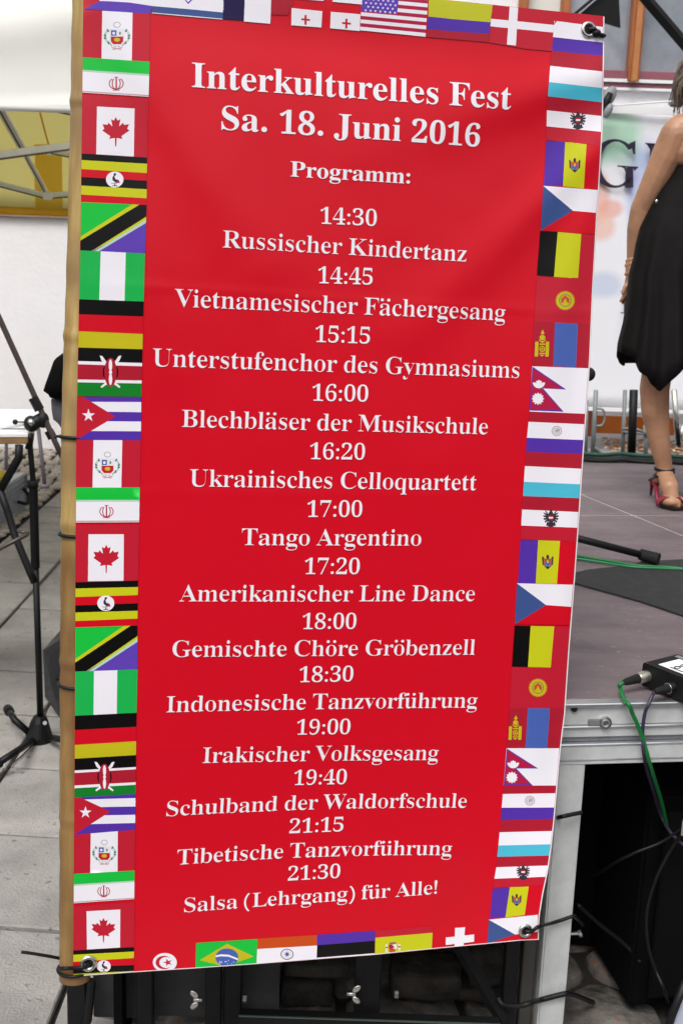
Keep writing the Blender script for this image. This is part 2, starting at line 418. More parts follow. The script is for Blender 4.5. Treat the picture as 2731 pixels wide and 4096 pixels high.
for (x, y) in ((192, 783), (206, 604)):
    b = MB(); b.box(V(x, y, 6.84), (.05, .03, .045)); b.build('joint_bracket', M_galv_t, tent, bevel=.004)
b = MB(); a, c = roofpt(155, 428), roofpt(195, 578); b.tube([a, a.lerp(c, .5), c], .006, 6); b.build('canvas_seam', M_amber, tent)
for (x, Y) in ((-4.1, YF+.3), (X1-.05, YB-.1), (X1-.05, YF+.35)):
    b = MB(); b.tube([(x, Y, GZ), (x, Y, 2.2)], .022, 8); b.build('tent_leg', M_galv_t, tent)

# ------------------------------------------------------------------ house on the right
YH = 7.2
house = empty('white_house', (2.5, YH, 0), 'white rendered house with orange wooden windows behind the stage', 'house')
zs = V(2560, 322, YH).z          # underside of the window sill line
b = MB(); b.box((2.9, YH+.15, zs/2-.02+GZ/2), (7.0, .3, zs+.04-GZ)); b.build('wall', M_plaster, house)
# window band above: openings separated by wall pieces
zt = zs+1.55
def wx(px, py=150): return V(px, py, YH).x
winx = [(wx(2250), wx(2515)), (wx(2552), wx(2900))]
b = MB(); b.box(((-.6+wx(2100))/2, YH+.15, (zs+zt)/2+.3), (wx(2100)+.6, .3, zt-zs+.6)); b.build('wall', M_plaster, house)
b = MB(); b.box((2.9, YH+.15, zt+.35), (7.0, .296, .7)); b.build('wall', M_plaster, house)
# glass
M_glass = mat('window_glass', (.34, .37, .42), .10, 0, .35, 1.2, spec=.8, col2=(.13, .15, .18), coat=.4)
M_curtain = mat('pale_curtain', (.72, .72, .66), .8)
def window(x0, x1, panes, label=None):
    b = MB()
    for xx in (x0, x1): b.box((xx, YH-.012, (zs+zt)/2), (.055, .09, zt-zs+.02))
    b.box(((x0+x1)/2, YH-.012, zt), (x1-x0+.05, .085, .06))
    wf = b.build('window', M_winwood, house, bevel=.004, seg=1)
    b = MB(); b.box(((x0+x1)/2, YH-.0, zs+.025), (x1-x0-.055, .07, .045)); b.build('window_rail', M_mauve, wf, bevel=.003, seg=1)
    b = MB(); b.box(((x0+x1)/2, YH-.015, zs-.008), (x1-x0+.02, .05, .018)); b.build('window_sill', M_white, wf)
    for (pa, pb, mm) in panes:
        b = MB(); b.box(((pa+pb)/2, YH+.03, (zs+zt)/2+.02), (pb-pa, .006, zt-zs-.06)); b.build('pane', mm, wf)
        if pa > x0+.06:
            b = MB(); b.box((pa, YH-.01, (zs+zt)/2), (.05, .08, zt-zs-.05)); b.build('mullion', M_winwood, wf, bevel=.003, seg=1)
window(wx(2090, 15), wx(2533), [(wx(2110), wx(2250), M_curtain), (wx(2250), wx(2525), M_glass)])
window(wx(2541), wx(3050), [(wx(2560), wx(2800), M_glass), (wx(2800), wx(3040), M_glass)])
b = MB(); b.box((wx(2537), YH-.03, (zs+zt)/2), (.035, .11, zt-zs+.03)); b.build('window_post', mat('pale_orange_wood', (.50, .20, .07), .45, 0, .2, 10), house, bevel=.003)
b = MB(); b.box((2.9, YH-.012, zs-.032), (7.0, .03, .022)); b.build('ledge', M_mauve, house)
b = MB(); b.box((2.9, YH-.016, zs-.052), (7.0, .035, .014)); b.build('ledge', M_white, house)

# black bars and triangle standing in for dark reflections in the window panes
br = empty('pane_reflection', V(2600, 40, 6.9), 'black diagonal bars before the house windows, standing in for reflections in the panes', 'brace')
for (pa, pb, r) in (((2560, -30), (2760, 205), .030), ((2470, -90), (2290, 62), .008)):
    a, c = V(*pa, 6.7), V(*pb, 6.7); b = MB(); b.tube([a, c], r, 4); b.build('reflection_bar', M_black, br)
b = MB(); b.slab([V(2312, 60, 6.72), V(2470, -75, 6.72), V(2480, 110, 6.72)], (0, .02, 0)); b.build('reflection_triangle', M_black, br)

# ------------------------------------------------------------------ stage
def fy(x, base=2.489): return base+(x-.517)*.14
stage = empty('stage', (.517, 2.5, 0), 'low event stage with brown-grey deck and aluminium edge, right of the red banner', 'stage')
ZS = .85
XL, XR = -.52, 3.3  # left end carried on unseen behind the banner to darken the space below
def YB_(x): return 5.69+(x-1.185)*.02
outer = [Vector((XL, fy(XL)+.03)), Vector((XR, fy(XR)+.03)), Vector((XR, YB_(XR))), Vector((XL, YB_(XL)))]
pA, dA = Vector((.924, 4.441)), Vector((.413, .052)).normalized()
pB, dB = Vector((1.14, 4.456)), Vector((.238, -.677)).normalized()
nA = Vector((-dA.y, dA.x)); nB = Vector((-dB.y, dB.x))
b = MB(); b.prism([q for q in outer], ZS-.06, ZS-.0025); b.build('deck_frame', mat('seam_alu', (.62, .58, .57), .5, .1), stage)
for sa in (1, -1):
    for sb in (1, -1):
        poly = clip(outer, pA-nA*sa*.007, nA*sa)
        poly = clip(poly, pB-nB*sb*.0055, nB*sb)
        if len(poly) > 2:
            b = MB(); b.prism(poly, ZS-.012, ZS); b.build('deck_panel', M_deck, stage)
# aluminium edge profile: lips and channels
th = math.atan(.14)
def front(x, off=0, z=0): return Vector((x, fy(x)+off, z))
Mf = Matrix.Rotation(th, 3, 'Z')
def fbar(z0, z1, y0, y1, name='edge_rail', mm=None, xa=None, xb=None, bev=.002):
    xa = XL if xa is None else xa; xb = XR if xb is None else xb
    cx_ = (xa+xb)/2; L = (xb-xa)/math.cos(th)
    b = MB(); b.box(Vector((cx_, fy(cx_), (z0+z1)/2))+Mf@Vector((0, (y0+y1)/2, 0)), (L, y1-y0, z1-z0), M=Mf)
    return b.build(name, mm or M_alu, stage, bevel=bev, seg=1)
M_alu_b = mat('aluminium_bright', (.68, .69, .72), .3, .85, .1, 9)
M_alu_d = mat('aluminium_dark', (.30, .31, .33), .5, .6, .3, 20)
fbar(ZS-.008, ZS+.002, -.004, .028, 'edge_lip', M_alu_b)
fbar(ZS-.052, ZS-.0085, .004, .03)
fbar(ZS-.058, ZS-.0525, -.003, .03, 'edge_lip', M_alu_b)
fbar(ZS-.082, ZS-.0585, .003, .03, 'edge_channel', M_alu)
fbar(ZS-.096, ZS-.0825, .012, .03, 'edge_channel', M_alu_d)
fbar(ZS-.102, ZS-.0965, -.002, .03, 'edge_lip', M_alu_b)
fbar(ZS-.1485, ZS-.1025, .001, .03, 'edge_rail')
fbar(ZS-.137, ZS-.1365, .0002, .001, 'edge_groove', M_alu_d)
pb_ = V(2427, 2907, 2.478); 
b = MB(); b.tube([front(pb_.x, -.006, pb_.z), front(pb_.x, .013, pb_.z)], .015, 20); o = b.build('edge_bolt', M_steel, stage, bevel=.002); autosmooth(o)
b = MB(); b.torus(front(pb_.x, -.007, pb_.z), (0, -1, 0), .008, .0025); b.build('bolt_socket', M_alu_d, stage, smooth=True)
b = MB(); b.box(front(pb_.x-.026, .005, pb_.z), (.028, .016, .016), M=Mf); b.build('channel_nut', M_alu_d, stage, bevel=.002)
ph_ = V(2300, 2845, 2.478)
b = MB(); b.tube([front(ph_.x, -.0012, ph_.z), front(ph_.x, .02, ph_.z)], .0075, 14); b.build('edge_hole', M_blackp, stage)
# legs: square aluminium tubes
def leg(x, y, name='stage_leg', w_=.062):
    b = MB(); b.box((x, y, (ZS-.1+GZ)/2), (w_, w_, ZS-.1-GZ), rz=th); b.build(name, M_alu, stage, bevel=.004)
lp = G(2190, 4090, .035); lx = (V(2140, 3939, 2.50).x+V(2267, 3939, 2.50).x)/2
leg(lx, fy(lx)+.036, w_=.066)
b = MB(); b.box((lx, fy(lx)+.036, GZ+.01), (.09, .09, .02), rz=th); b.build('leg_foot', M_rubber, stage, bevel=.004)
leg(XR-.1, fy(XR)+.1); leg(-.4, 5.5); leg(XR-.1, 5.5)
b = MB(); a = V(2296, 3735, 2.53); b.tube([a-Vector((.012, 0, 0)), a+Vector((.012, 0, .002))], .0045, 8); b.tube([a+Vector((.010, 0, 0)), a+Vector((.017, 0, .003))], .009, 8); b.build('leg_screw', M_steel, stage)
# black sheets added at the sides and back to keep light from under the stage
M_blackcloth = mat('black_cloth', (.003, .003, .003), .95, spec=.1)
b = MB(); b.box((1.4, 3.75, .35), (3.8, .02, .84)); b.box((XL+.03, 3.1, .35), (.02, 1.3, .84)); b.box((XR-.03, 3.2, .35), (.02, 1.1, .84)); b.build('shade_sheet', M_blackcloth, stage)
b = MB(); b.box((.78, 2.98, .35), (.55, .02, .84), rz=-.1); b.build('shade_sheet', M_blackcloth, stage)  # added black sheet, darkens the gap left of the speaker
# stage back edge: black and green cables
for (z, dy, mm, r) in ((.012, .0, M_cable_k, .013), (.03, .03, mat('dark_green_cable', (.01, .06, .035), .5), .010), (.010, -.035, M_cable_k, .009)):
    pts = [Vector((x, YB_(x)+.0+dy-.04+.008*math.sin(x*17+dy*90), ZS+z+.004*math.sin(x*29))) for x in [1.0+i*.07 for i in range(22)]]
    b = MB(); b.tube(curve3(pts, 3), r, 8); o = b.build('edge_cable', mm, None, smooth=True)
    tag(o, {0: 'thick black cable along the rear edge of the stage', 1: 'dark green cable lying on the black ones at the stage rear', 2: 'thin black cable nearest the dancer at the stage rear'}[(0 if dy == 0 else (1 if dy > 0 else 2))], 'cable', 'cables along the stage rear')

# ------------------------------------------------------------------ backdrop banner behind the stage
YK = 6.6
def backdrop():
    root = empty('backdrop_banner', V(2560, 1000, YK), 'white backdrop banner with pale coloured shapes and big black letter G', 'banner')
    m = bpy.data.materials.new('backdrop_print'); m.use_nodes = True; t = m.node_tree; b_ = t.nodes['Principled BSDF']
    b_.inputs['Roughness'].default_value = .45
    tc = t.nodes.new('ShaderNodeTexCoord'); nz = t.nodes.new('ShaderNodeTexNoise'); nz.inputs['Scale'].default_value = 2.2
    t.links.new(tc.outputs['Object'], nz.inputs['Vector'])
    prev = None; loc0 = root.location
    # printed soft colour patches: (px, py, radius x, radius z in m, colour)
    blobs = [(2440, 545, .16, .15, (.30, .62, .40)), (2500, 610, .09, .07, (.34, .60, .46)), (2545, 640, .14, .05, (.50, .62, .60)), (2570, 740, .10, .22, (.42, .50, .80)),
             (2550, 860, .06, .16, (.55, .60, .84)), (2395, 790, .06, .13, (.80, .40, .32)), (2440, 835, .07, .05, (.80, .38, .30)), (2400, 905, .08, .08, (.82, .48, .38)), (2410, 1140, .13, .085, (.50, .58, .74)), (2560, 1300, .14, .2, (.70, .72, .80))]
    col = t.nodes.new('ShaderNodeRGB'); col.outputs[0].default_value = (.82, .82, .87, 1); cur = col.outputs[0]
    for (px_, py_, rx, rz_, cc) in blobs:
        c = V(px_, py_, YK)-loc0
        mp = t.nodes.new('ShaderNodeMapping'); mp.vector_type = 'POINT'
        mp.inputs['Scale'].default_value = (1/rx, .01, 1/rz_); mp.inputs['Location'].default_value = (-c.x/rx, 0, -c.z/rz_)
        t.links.new(tc.outputs['Object'], mp.inputs[0])
        ln = t.nodes.new('ShaderNodeVectorMath'); ln.operation = 'LENGTH'; t.links.new(mp.outputs[0], ln.inputs[0])
        ad = t.nodes.new('ShaderNodeMath'); ad.operation = 'ADD'; t.links.new(ln.outputs['Value'], ad.inputs[0])
        ms = t.nodes.new('ShaderNodeMath'); ms.operation = 'MULTIPLY'; ms.inputs[1].default_value = .7; t.links.new(nz.outputs['Fac'], ms.inputs[0]); t.links.new(ms.outputs[0], ad.inputs[1])
        mr = t.nodes.new('ShaderNodeMapRange'); mr.inputs['From Min'].default_value = 1.0; mr.inputs['From Max'].default_value = 1.5; mr.inputs['To Min'].default_value = .72; mr.inputs['To Max'].default_value = 0
        t.links.new(ad.outputs[0], mr.inputs['Value'])
        mx = t.nodes.new('ShaderNodeMix'); mx.data_type = 'RGBA'; t.links.new(mr.outputs[0], mx.inputs[0]); t.links.new(cur, mx.inputs[6]); mx.inputs[7].default_value = cc+(1,); cur = mx.outputs[2]
    t.links.new(cur, b_.inputs['Base Color'])
    zt_ = V(2560, 452, YK).z; zb_ = V(2560, 1640, YK).z
    xa, xb = V(2100, 1000, YK).x, 3.6
    def fs_(u, v): return (xa+(xb-xa)*u, YK+.02*math.sin(u*19+v*3)*.6, zb_+(zt_-zb_)*v)
    sheet(fs_, 40, 20, 'printed_sheet', m, root, .002)
    b = MB(); b.box(((xa+xb)/2, YK-.02, zt_+.01), (xb-xa, .012, .035)); b.build('top_hem', M_white, root)
    b = MB(); b.box(((xa+xb)/2, YK-.02, zb_), (xb-xa, .012, .02)); b.build('bottom_hem', M_white, root)
    M_ink = mat('black_ink', (.015, .008, .03), .5)
    # letter G in a high-contrast serif
    def P(x, y): return V(x, y, YK-.03)
    cx_, cy_, ox, oy, ix, iy = 2456, 654, 92, 98, 62, 88
    outp, inp = [], []
    a0, a1 = math.radians(-38), math.radians(-322)
    b = MB(); N = 48; vs = []; fs = []
    for k in range(N+1):
        a = a0+(a1-a0)*k/N; vs.append(P(cx_+ox*math.cos(a), cy_+oy*math.sin(a))); vs.append(P(cx_+6+ix*math.cos(a), cy_+iy*math.sin(a)))
    for k in range(N): fs.append((2*k, 2*k+2, 2*k+3, 2*k+1))
    b.add(vs, fs)
    def poly(pts): b.add([P(*q) for q in pts], [tuple(range(len(pts)))])
    poly([(2540, 562), (2539, 617), (2531, 617), (2524, 590), (2512, 575)])
    poly([(2501, 670), (2531, 671), (2531, 750), (2515, 752), (2497, 750)]); poly([(2467, 661), (2551, 667), (2550, 673), (2467, 667)]); poly([(2467, 661), (2500, 664), (2501, 690), (2492, 672)]); poly([(2531, 672), (2551, 669), (2535, 685)])
    b.build('printed_letter', M_ink, root)
    b = MB()
    poly([(2579, 571), (2640, 575), (2640, 581), (2579, 577)]); poly([(2598, 576), (2626, 578), (2620, 752), (2592, 750)]); poly([(2575, 750), (2650, 753), (2650, 759), (2575, 756)]); poly([(2582, 575), (2600, 577), (2599, 600)])
    b.build('printed_letter', M_ink, root)
    b = MB()
    poly([(2480, 1163), (2515, 1165), (2515, 1169), (2480, 1167)]); poly([(2494, 1166), (2503, 1167), (2502, 1249), (2493, 1249)]); poly([(2480, 1249), (2518, 1251), (2518, 1255), (2480, 1253)])
    b.build('printed_letter', M_ink, root)
backdrop()
b = MB(); b.tube([V(2430, 424, 6.5), V(2560, 414, 6.45), V(2740, 401, 6.4)], .004, 6); tag(b.build('guy_rope', M_white, None), 'thin white rope stretched above the backdrop banner', 'rope')
cl = empty('rope_clamp', V(2425, 400, 6.5), 'grey and black clamp on the rope just above the backdrop', 'clamp')
b = MB(); b.ball(V(2432, 388, 6.48), (.035, .02, .06), M=Matrix.Rotation(.5, 3, 'Y')); b.build('clamp_pad', mat('grey_plastic', (.22, .23, .25), .5), cl, smooth=True)
b = MB(); b.tube([V(2440, 372, 6.45), V(2425, 405, 6.45), V(2418, 440, 6.45), V(2420, 468, 6.45)], [.015, .022, .018, .01], 8); b.build('clamp_arm', M_black, cl, smooth=True)
b = MB(); b.ball(V(2430, 443, 6.44), (.022, .02, .04), M=Matrix.Rotation(.4, 3, 'Y')); b.build('clamp_pad', MATS['grey_plastic'], cl, smooth=True)
o = MB().box(V(2702, 408, 6.45), (.08, .03, .05)).build('rope_tensioner', MATS['grey_plastic'], None, bevel=.01); tag(o, 'small grey rope tensioner beside the dancer\'s hair', 'tensioner')

# things behind the stage, under the backdrop
YS = 6.15
fence = empty('steel_barrier', V(2430, 1800, YS), 'galvanised steel barrier uprights and hoops behind the stage', 'barrier')
def vt(px_, y0, y1, Y, r, name, mm, parent, px2=None):
    b = MB(); b.tube([V(px_, y0, Y), V(px2 if px2 else px_, y1, Y)], r, 10); return b.build(name, mm, parent, smooth=True)
vt(2382, 1560, 1860, YS, .012, 'upright', M_galv, fence, 2366); vt(2498, 1560, 1850, YS, .011, 'upright', M_galv, fence, 2487)
vt(2578, 1700, 1850, YS, .011, 'upright', M_galv, fence, 2582); vt(2345, 1600, 1850, YS, .009, 'upright', M_galv, fence, 2340)
b = MB(); b.tube(curve3([V(2372, 1636, YS), V(2405, 1636, YS), V(2416, 1655, YS), V(2416, 1680, YS), V(2405, 1702, YS), V(2383, 1703, YS)], 4), .006, 8); b.build('hoop', M_galv, fence, smooth=True)
b = MB(); b.tube(curve3([V(2488, 1715, YS-.02), V(2540, 1716, YS-.02), V(2580, 1730, YS-.02), V(2640, 1735, YS-.02)], 4), .006, 8); b.build('hoop', M_galv, fence, smooth=True)
b = MB(); b.tube(curve3([V(2488, 1727, YS-.02), V(2540, 1733, YS-.02), V(2600, 1735, YS-.02)], 4), .006, 8); b.build('hoop', M_galv, fence, smooth=True)
b = MB(); b.tube(curve3([V(2375, 1790, YS), V(2390, 1800, YS), V(2410, 1822, YS)], 4), .010, 8); b.build('brace', M_galv, fence, smooth=True)
b = MB(); b.tube([V(2340, 1812, YS+.02), V(2700, 1826, YS+.02)], .017, 8); b.build('base_rail', M_galv, fence, smooth=True)
b = MB(); b.tube([V(2533, 1560, 5.95), V(2523, 1838, 5.95)], .022, 12); tag(b.build('black_post', M_black, None, smooth=True), 'thick black post between the steel uprights behind the stage', 'post')
b = MB(); b.tube([V(2693, 1560, 5.9), V(2712, 1780, 5.9)], .016, 12); b.tube([V(2712, 1790, 5.9), V(2731, 1700, 5.9)], .008, 8); tag(b.build('chrome_stand', M_steel, None, smooth=True), 'shiny chrome stand pole right of the dancer\'s leg', 'stand')
o = MB().box((V(2470, 1700, 6.9)), (.0, .0, .0)); 
pa, pb = V(2388, 1662, 6.9), V(2590, 1738, 6.9)
b = MB(); b.box((pa+pb)/2, (pb.x-pa.x+.3, .03, pa.z-pb.z)); tag(b.build('orange_board', mat('orange_board', (.62, .16, .012), .5, 0, .12, 5), None, bevel=.004), 'orange wooden board against the house wall under the backdrop', 'board')
pa, pb = V(2352, 1600, 6.85), V(2374, 1745, 6.85)
b = MB(); b.box((pa+pb)/2, (.06, .03, pa.z-pb.z)); tag(b.build('orange_post', mat('rust_wood', (.30, .06, .03), .6), None), 'rusty orange upright board left of the steel upright', 'board')
# raised terrace and leaf litter behind the stage
tz = .72
b = MB(); b.box((2.2, 6.66, tz-.2), (5.2, 1.06, .4)); o = b.build('terrace', mat('terrace_concrete', (.42, .42, .41), .85, 0, .2, 6, bump=.3), None); o['kind'] = 'structure'
b = MB()
for _ in range(900):
    x = random.uniform(1.40, 2.2); y = random.uniform(6.35, 7.05); 
    if x < 1.45+random.random()*.2: continue
    M = Matrix.Rotation(random.uniform(0, 6), 3, 'Z')@Matrix.Rotation(random.uniform(-.9, .9), 3, 'X')
    s_ = random.uniform(.012, .030); zz = tz+random.uniform(.004, .035)
    b.add([Vector((x, y, zz))+M@Vector(q)*s_ for q in ((-1, 0, 0), (0, -.5, .15), (1, 0, 0), (0, .5, .15))], [(0, 1, 2, 3)], random.choice((0, 0, 1, 2)))
o = b.build('leaf_litter', [mat('dry_leaf', (.42, .22, .10), .8), mat('pale_leaf', (.60, .45, .33), .8), mat('grey_leaf', (.30, .22, .18), .8)], None); tag(o, 'dry brown leaf litter and gravel on the terrace behind the stage', 'leaves', kind='stuff')

# ------------------------------------------------------------------ on the stage
def on(x, y, dz=0.0): return G(x, y, ZS+dz)
ms = empty('microphone_stand', on(2200, 2120), 'black microphone stand on the stage, foot sticking out beside the banner', 'microphone stand')
b = MB(); b.tube([on(2120, 2105, .11), on(2560, 2218, .035)], .012, 14); lg = b.build('leg', M_black, ms, smooth=True)
b = MB(); b.tube([on(2558, 2217, .033), on(2632, 2238, .026)], [.019, .021], 16); b.build('rubber_foot', M_rubber, lg, smooth=False)
hub = on(2120, 2105, .11)
for a in (2.0, 4.3):
    b = MB(); b.tube([hub, hub+Vector((math.cos(a)*.33, math.sin(a)*.33, -.09))], .012, 12); b.build('leg', M_black, ms, smooth=True)
b = MB(); b.tube([hub-Vector((0, 0, .02)), hub+Vector((0, 0, .82))], .011, 12); b.build('pole', M_black, ms, smooth=True)
mp_ = V(2352, 1497, hub.y-.05)
b = MB(); b.tube([hub+Vector((0, 0, .82)), mp_+Vector((-.12, .02, -.03)), mp_+Vector((-.03, 0, 0))], .011, 12); b.build('boom', M_black, ms, smooth=True)
b = MB(); b.ball(mp_, .022); b.build('microphone_head', M_rubber, ms, smooth=True)
for i, (p0, p1, p2) in enumerate((((2290, 2222), (2420, 2242), (2545, 2262)), ((2290, 2232), (2410, 2250), (2530, 2268)))):
    b = MB(); b.tube(curve3([on(*p0, .008), on(*p1, .008), on(*p2, .010), on(p2[0]+120, p2[1]+6, .010), on(2760, 2278, .01)], 5), .0042, 8)
    tag(b.build('green_cable', M_cable_g if i == 0 else mat('green_cable_dark', (.01, .16, .06), .4), None, smooth=True), ('bright green cable lying just in front of the microphone stand foot', 'darker green cable running under the edge of the black mat')[i], 'cable', 'green cables on the stage')
mpoly = [(2290, 2300), (2350, 2286), (2535, 2266), (2562, 2252), (2640, 2249), (2760, 2243), (2860, 2330), (2800, 2490), (2731, 2470), (2560, 2412), (2290, 2337)]
b = MB(); pts = [on(*q) for q in mpoly]; b.prism([(p.x, p.y) for p in pts], ZS+.001, ZS+.007); tag(b.build('floor_mat', M_mat, None), 'black floor mat lying on the stage deck in front of the microphone stand', 'mat')

# direct-injection box with two cable plugs
db = empty('connector_box', on(2640, 2780), 'black metal connector box with white taped label at the front edge of the stage', 'audio box')
A0, B0 = G(2566, 2650, ZS+.062), G(2731, 2715, ZS+.062)      # top edge seen
ux = (B0-A0); ux.z = 0; ux.normalize(); uy = Vector((-ux.y, ux.x, 0))
if uy.y < 0: uy = -uy
def bx(a, c, z): return A0+ux*a+uy*c+Vector((0, 0, z-A0.z))
L_, D_ = .19, .125
b = MB(); b.slab([bx(0, 0, ZS+.006), bx(L_, 0, ZS+.006), bx(L_, D_, ZS+.006), bx(0, D_, ZS+.006)], (0, 0, .056)); b.build('case', M_black, db, bevel=.003)
b = MB(); b.slab([bx(.03, .022, ZS+.0625), bx(L_-.01, .022, ZS+.0625), bx(L_-.01, .095, ZS+.0625), bx(.03, .095, ZS+.0625)], (0, 0, .0008)); tp = b.build('label_tape', M_white, db)
b = MB()
def scrib(pts): b.tube([bx(px_, py_, ZS+.0642) for px_, py_ in pts], .0012, 5)
def ring(cx_, cy_, r1, r2, a0=0, a1=2*PI): scrib([(cx_+r1*math.cos(a0+(a1-a0)*k/12), cy_+r2*math.sin(a0+(a1-a0)*k/12)) for k in range(13)])
ring(.068, .066, .006, .010, .6, 5.6); ring(.068, .043, .006, .008); scrib([(.058, .030), (.095, .030)]); ring(.088, .066, .006, .010); scrib([(.087, .045), (.087, .054), (.094, .037)]); ring(.115, .05, .007, .012, 0, 5); ring(.140, .05, .007, .012, 1, 6.4)
b.build('handwriting', M_blackp, tp)
b = MB(); b.slab([bx(.012, .100, ZS+.0625), bx(.075, .100, ZS+.0625), bx(.075, .113, ZS+.0625), bx(.012, .113, ZS+.0625)], (0, 0, .001)); b.build('silver_plate', M_galv, db)
for q in ((.008, .01), (.008, .112), (.17, .112)):
    b = MB(); b.tube([bx(q[0], q[1], ZS+.061), bx(q[0], q[1], ZS+.0645)], .003, 8); b.build('screw', M_steel, db)
def plug(pa, pb, za, zb, r, cone, metal, green):
    a, c = G(pa[0], pa[1], ZS+za), G(pb[0], pb[1], ZS+zb)
    root = empty('cable_plug', a, ('silver and black plug of the green cable in the connector box' if green else 'black plug of the thin black cable, right one in the connector box'), 'plug', 'plugs in the connector box')
    b = MB(); b.tube([a, a.lerp(c, .10), a.lerp(c, .45)], [r*.45, r*.68, r*.9], 18); b.build('boot', M_rubber, root, smooth=False)
    b = MB(); b.tube([a.lerp(c, .45), a.lerp(c, .48), a.lerp(c, .95), c], [r*.95, r*1.08, r*1.08, r*.98], 20); o = b.build('shell', metal, root); autosmooth(o)
    b = MB(); b.torus(a.lerp(c, .47), c-a, r*1.03, r*.07); b.build('collar', M_steel, root, smooth=True)
    b = MB(); b.ball(c+Vector((0, -.0, r*.9)), .0035); b.build('latch', M_steel, root)
    return a
a1 = plug((2490, 2731), (2622, 2694), .030, .036, .0125, 1, mat('satin_nickel', (.62, .58, .50), .35, .9, .3, 60), True)
a2 = plug((2616, 2768), (2728, 2738), .030, .034, .0115, 0, M_blackp, False)
def cab(pts, r, mm, label, name, group):
    b = MB(); b.tube(curve3(pts, 8), r, 10); return tag(b.build(name, mm, None, smooth=True), label, 'cable', group)
yf = lambda x, o=-.014: fy(x)+o
def fr(px_, py_, o=-.016):
    p = V(px_, py_, 2.5)
    for _ in range(3): p = V(px_, py_, yf(p.x, o))
    return p
cab([a1, a1+Vector((-.008, -.004, -.004)), G(2478, 2750, ZS+.018), G(2495, 2800, ZS+.008), fr(2513, 2818, -.02), fr(2528, 2855), fr(2550, 2905), fr(2567, 2950), fr(2590, 3030, -.02), fr(2610, 3100, .0), fr(2635, 3180, .05), fr(2655, 3260, .1), V(2672, 3360, 2.69), V(2680, 3520, 2.73), V(2695, 3680, 2.73), V(2712, 3780, 2.71), V(2740, 3870, 2.69)],
    .0050, M_cable_g, 'bright green cable hanging from the silver plug over the stage edge', 'hanging_cable', 'cables over the stage edge')
cab([a2, G(2605, 2785, ZS+.02), fr(2590, 2822, -.02), fr(2578, 2850), fr(2570, 2900), fr(2568, 2950), fr(2572, 3010, -.02), fr(2585, 3080, .02), fr(2610, 3160, .06), V(2640, 3260, 2.66), V(2680, 3330, 2.62), V(2731, 3380, 2.58)],
    .0040, mat('violet_black_cable', (.035, .022, .055), .45), 'thin violet-black cable hanging from the right plug over the stage edge', 'hanging_cable', 'cables over the stage edge')

# ------------------------------------------------------------------ under the stage
sw = empty('subwoofer', (1.08, 2.95, 0), 'large black loudspeaker cabinet with a mesh front, in the dark under the stage', 'loudspeaker')
b = MB(); b.box((1.10, 3.0, .25), (.72, .55, .60), rz=.14); b.build('cabinet', mat('speaker_black', (.002, .002, .0022), .9, spec=.1), sw, bevel=.008)
gm = mat('speaker_mesh', (.003, .003, .0035), .9, spec=.1); 
b = MB(); b.box((1.14, 2.705, .25), (.64, .012, .52), rz=.14); b.build('grille', gm, sw, bevel=.003)
for dx in (-.3, .37):
    for dy in (-.2, .2):
        b = MB(); b.box((1.10+dx*.9, 3.0+dy, GZ+.01), (.05, .05, .022)); b.build('rubber_foot', M_rubber, sw)
cab([V(2731, 3310, 2.6), V(2640, 3370, 2.62), V(2540, 3410, 2.62), V(2460, 3450, 2.65), V(2380, 3500, 2.75), V(2300, 3530, 2.9)], .0038, M_cable_k, 'black cable slanting through the dark behind the aluminium stage leg', 'black_cable', 'cables in the dark under the stage')
cab([V(2731, 3330, 2.58), V(2680, 3400, 2.6), V(2620, 3520, 2.6), V(2585, 3650, 2.6), V(2590, 3780, 2.6), V(2620, 3880, 2.6), V(2655, 3960, 2.58), G(2668, 4010, -.05), G(2680, 4050, -.055)], .0045, M_cable_k, 'black cable bowing down in front of the mesh speaker to the stones', 'black_cable', 'cables in the dark under the stage')
cab([V(2310, 3620, 2.62), V(2400, 3700, 2.68), V(2500, 3780, 2.70), V(2560, 3850, 2.68)], .005, M_cable_k, 'thin black cable drooping behind the aluminium leg', 'black_cable', 'cables in the dark under the stage')
b = MB(); b.tube([V(2731, 3308, 2.55)+Vector((0, 0, -.02)), V(2731, 3308, 2.55)+Vector((0, 0, .02))], .006, 10); tag(b.build('chrome_connector', M_steel, None), 'tiny chrome connector at the dark right edge under the stage', 'connector')
# pale slanted case corner at the bottom right
fc = empty('flight_case', G(2731, 4096, .05), 'pale blue-grey case with dark edge at the lower right corner', 'case')
b = MB(); p = [G(2690, 4130, .02), G(2715, 3990, .10), G(2745, 3900, .16), G(2860, 3900, .16), G(2860, 4130, .02)]
b.slab([V(2680, 4115, 2.30), V(2700, 4050, 2.30), V(2733, 3960, 2.30), V(2770, 3880, 2.30), V(2900, 3880, 2.30), V(2900, 4115, 2.30)], (.17, .2, 0)); b.build('panel', mat('case_panel', (.42, .47, .58), .4), fc, bevel=.002)
b = MB(); b.tube([V(2664, 4130, 2.295), V(2690, 4050, 2.295), V(2740, 3925, 2.295)], .009, 8); b.build('edge_trim', M_blackp, fc, smooth=True)

